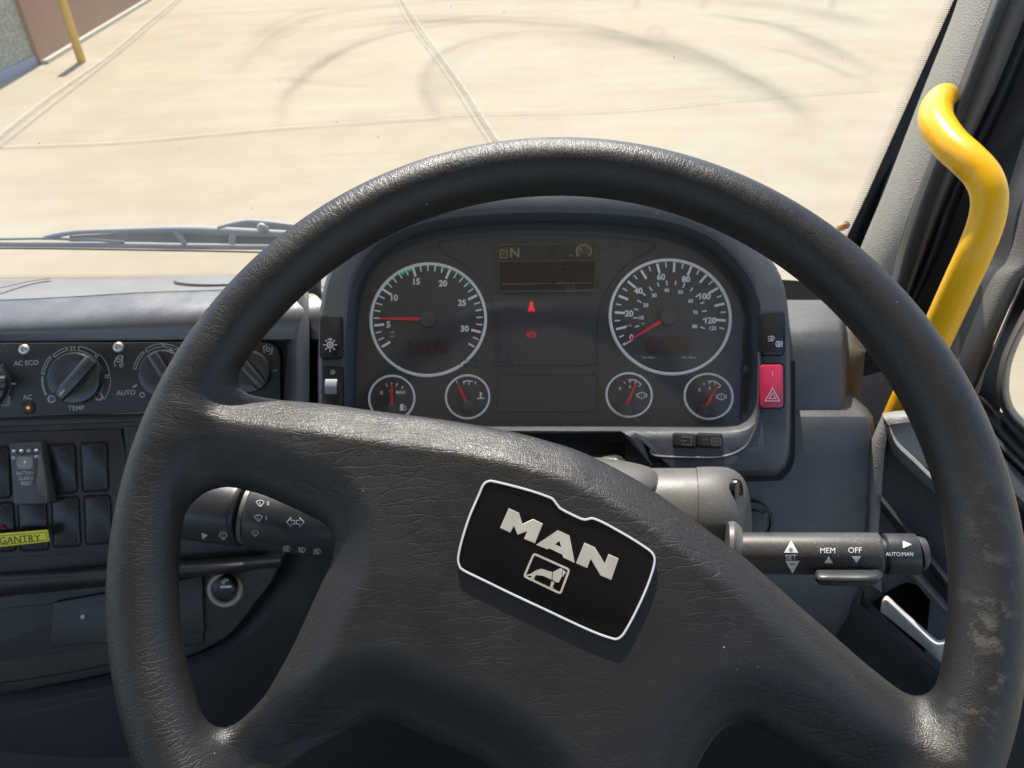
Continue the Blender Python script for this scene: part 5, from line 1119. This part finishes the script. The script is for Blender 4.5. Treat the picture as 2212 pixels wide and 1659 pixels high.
gstrip([([(-80, 352), (0, 290), (100, 212), (232, 120), (312, 52), (378, 0), (430, -42)], .10), ([(-80, 375), (0, 311), (100, 232), (232, 130), (322, 56), (388, 0), (440, -42)], .10), ([(870, 0), (935, 95), (1000, 185), (1065, 285), (1120, 360)], .05), ([(850, -20), (884, 50), (960, 152), (1045, 285), (1090, 350)], .05),
        ([(-50, 318), (270, 305), (553, 280), (950, 252)], .05), ([(330, 30), (553, 22), (700, 12)], .06)], 'joint_sealant', 'joint_pale', .022)
gstrip([([(-80, 364), (0, 300), (100, 222), (232, 125), (317, 54), (383, 0), (435, -42)], .06), ([(860, -10), (910, 75), (980, 168), (1055, 285), (1105, 355)], .05), ([(-50, 314), (270, 301), (553, 276), (950, 247), (1331, 237), (1606, 212), (1900, 190)], .05), ([(330, 36), (553, 28), (760, 15)], .05)], 'joint_lines', 'joint_dark', .026)
# wall of the shed: low brown plinth under cream cladding, with a pale kerb at its foot
A0, A1 = ground_pt(102, 132), ground_pt(320, 0); dw = (A1-A0).normalized(); nw = Vector((dw.y, -dw.x, 0))
if nw.dot(C0-A0) < 0: nw = -nw
def wall(name, mat, p0, p1, z0, z1, th, off, parent=None, **kw):
    mb = MB(); a, b = p0+nw*off, p1+nw*off; c, d = b-nw*th, a-nw*th
    v = [Vector((q.x, q.y, z)) for z in (z0, z1) for q in (a, b, c, d)]
    mb.add(v, [(0, 1, 2, 3)[::-1], (4, 5, 6, 7), (0, 1, 5, 4), (1, 2, 6, 5), (2, 3, 7, 6), (3, 0, 4, 7)]); return mb.build(name, mat, parent, sharp=None, **kw)
M['plinth'] = plastic('brown rendered plinth', (.30, .17, .105), .9, 60, .2, uneven=.08); M['clad'] = plastic('cream cladding', (.52, .48, .34), .7, 60, .1, uneven=.06); M['kerb'] = simple('pale kerb', (.45, .40, .33), .9)
B0, B1 = A0-dw*.2, A0+dw*40
shed = thing('shed_wall', 'cream clad shed wall on a low brown plinth at the top left', 'building', A0)
wall('plinth', 'plinth', B0, B1, 0, 1.15, .3, 0, shed); wall('kerb', 'kerb', B0, B1, 0, .05, .3, .09, shed)
mb = MB(); nseg = 260
for i in range(nseg):
    t0, t1 = i*.15, (i+1)*.15; o0 = (.0 if i % 2 else -.03)
    a, b = B0+dw*t0+nw*(o0-.02), B0+dw*t1+nw*(o0-.02)
    mb.add([(a.x, a.y, 1.17), (b.x, b.y, 1.17), (b.x, b.y, 4.5), (a.x, a.y, 4.5), (a.x-nw.x*.06, a.y-nw.y*.06, 1.17), (b.x-nw.x*.06, b.y-nw.y*.06, 1.17), (b.x-nw.x*.06, b.y-nw.y*.06, 4.5), (a.x-nw.x*.06, a.y-nw.y*.06, 4.5)], [(0, 1, 2, 3), (5, 4, 7, 6), (1, 5, 6, 2), (4, 0, 3, 7), (3, 2, 6, 7), (0, 4, 5, 1)])
mb.build('cladding', 'clad', shed, sharp=None)
s = NT('grey green pebble dash'); v_ = s.voro(38, 'F1'); n_ = s.noise(3, 4)
s.set(Base_Color=s.mix(s.ramp(v_, [(.2, 0.0), (.6, 1.0)]), (.20, .20, .15), (.42, .42, .34)), Roughness=.9, Normal=s.bump(v_, 1.0, .02)); M['pebble'] = s.m
Q0 = ground_pt(84, 138); Q1 = ground_pt(0, 178); dq = (Q1-Q0).normalized(); nw = Vector((dq.y, -dq.x, 0))
if nw.dot(C0-Q0) < 0: nw = -nw
pier = thing('pebble_wall', 'grey green pebble dashed wall end at the top left corner', 'wall', Q0)
wall('render', 'pebble', Q0, Q0+dq*4, .12, 4, .35, 0, pier); M['skirt'] = simple('blue grey skirting', (.27, .30, .37), .8)
wall('skirting', 'skirt', Q0, Q0+dq*4, 0, .119, .36, .02, pier)
pp = ground_pt(177, 134); POST_H = 1.02; pw = 18/F*((pp-C0).dot(FW))
tube([pp, pp+Vector((0, 0, .6)), pp+Vector((0, 0, POST_H))], pw/2, 20, sub=1).build('post', 'post', None, 'tall round yellow steel post standing beside the shed wall', 'post', origin=pp)
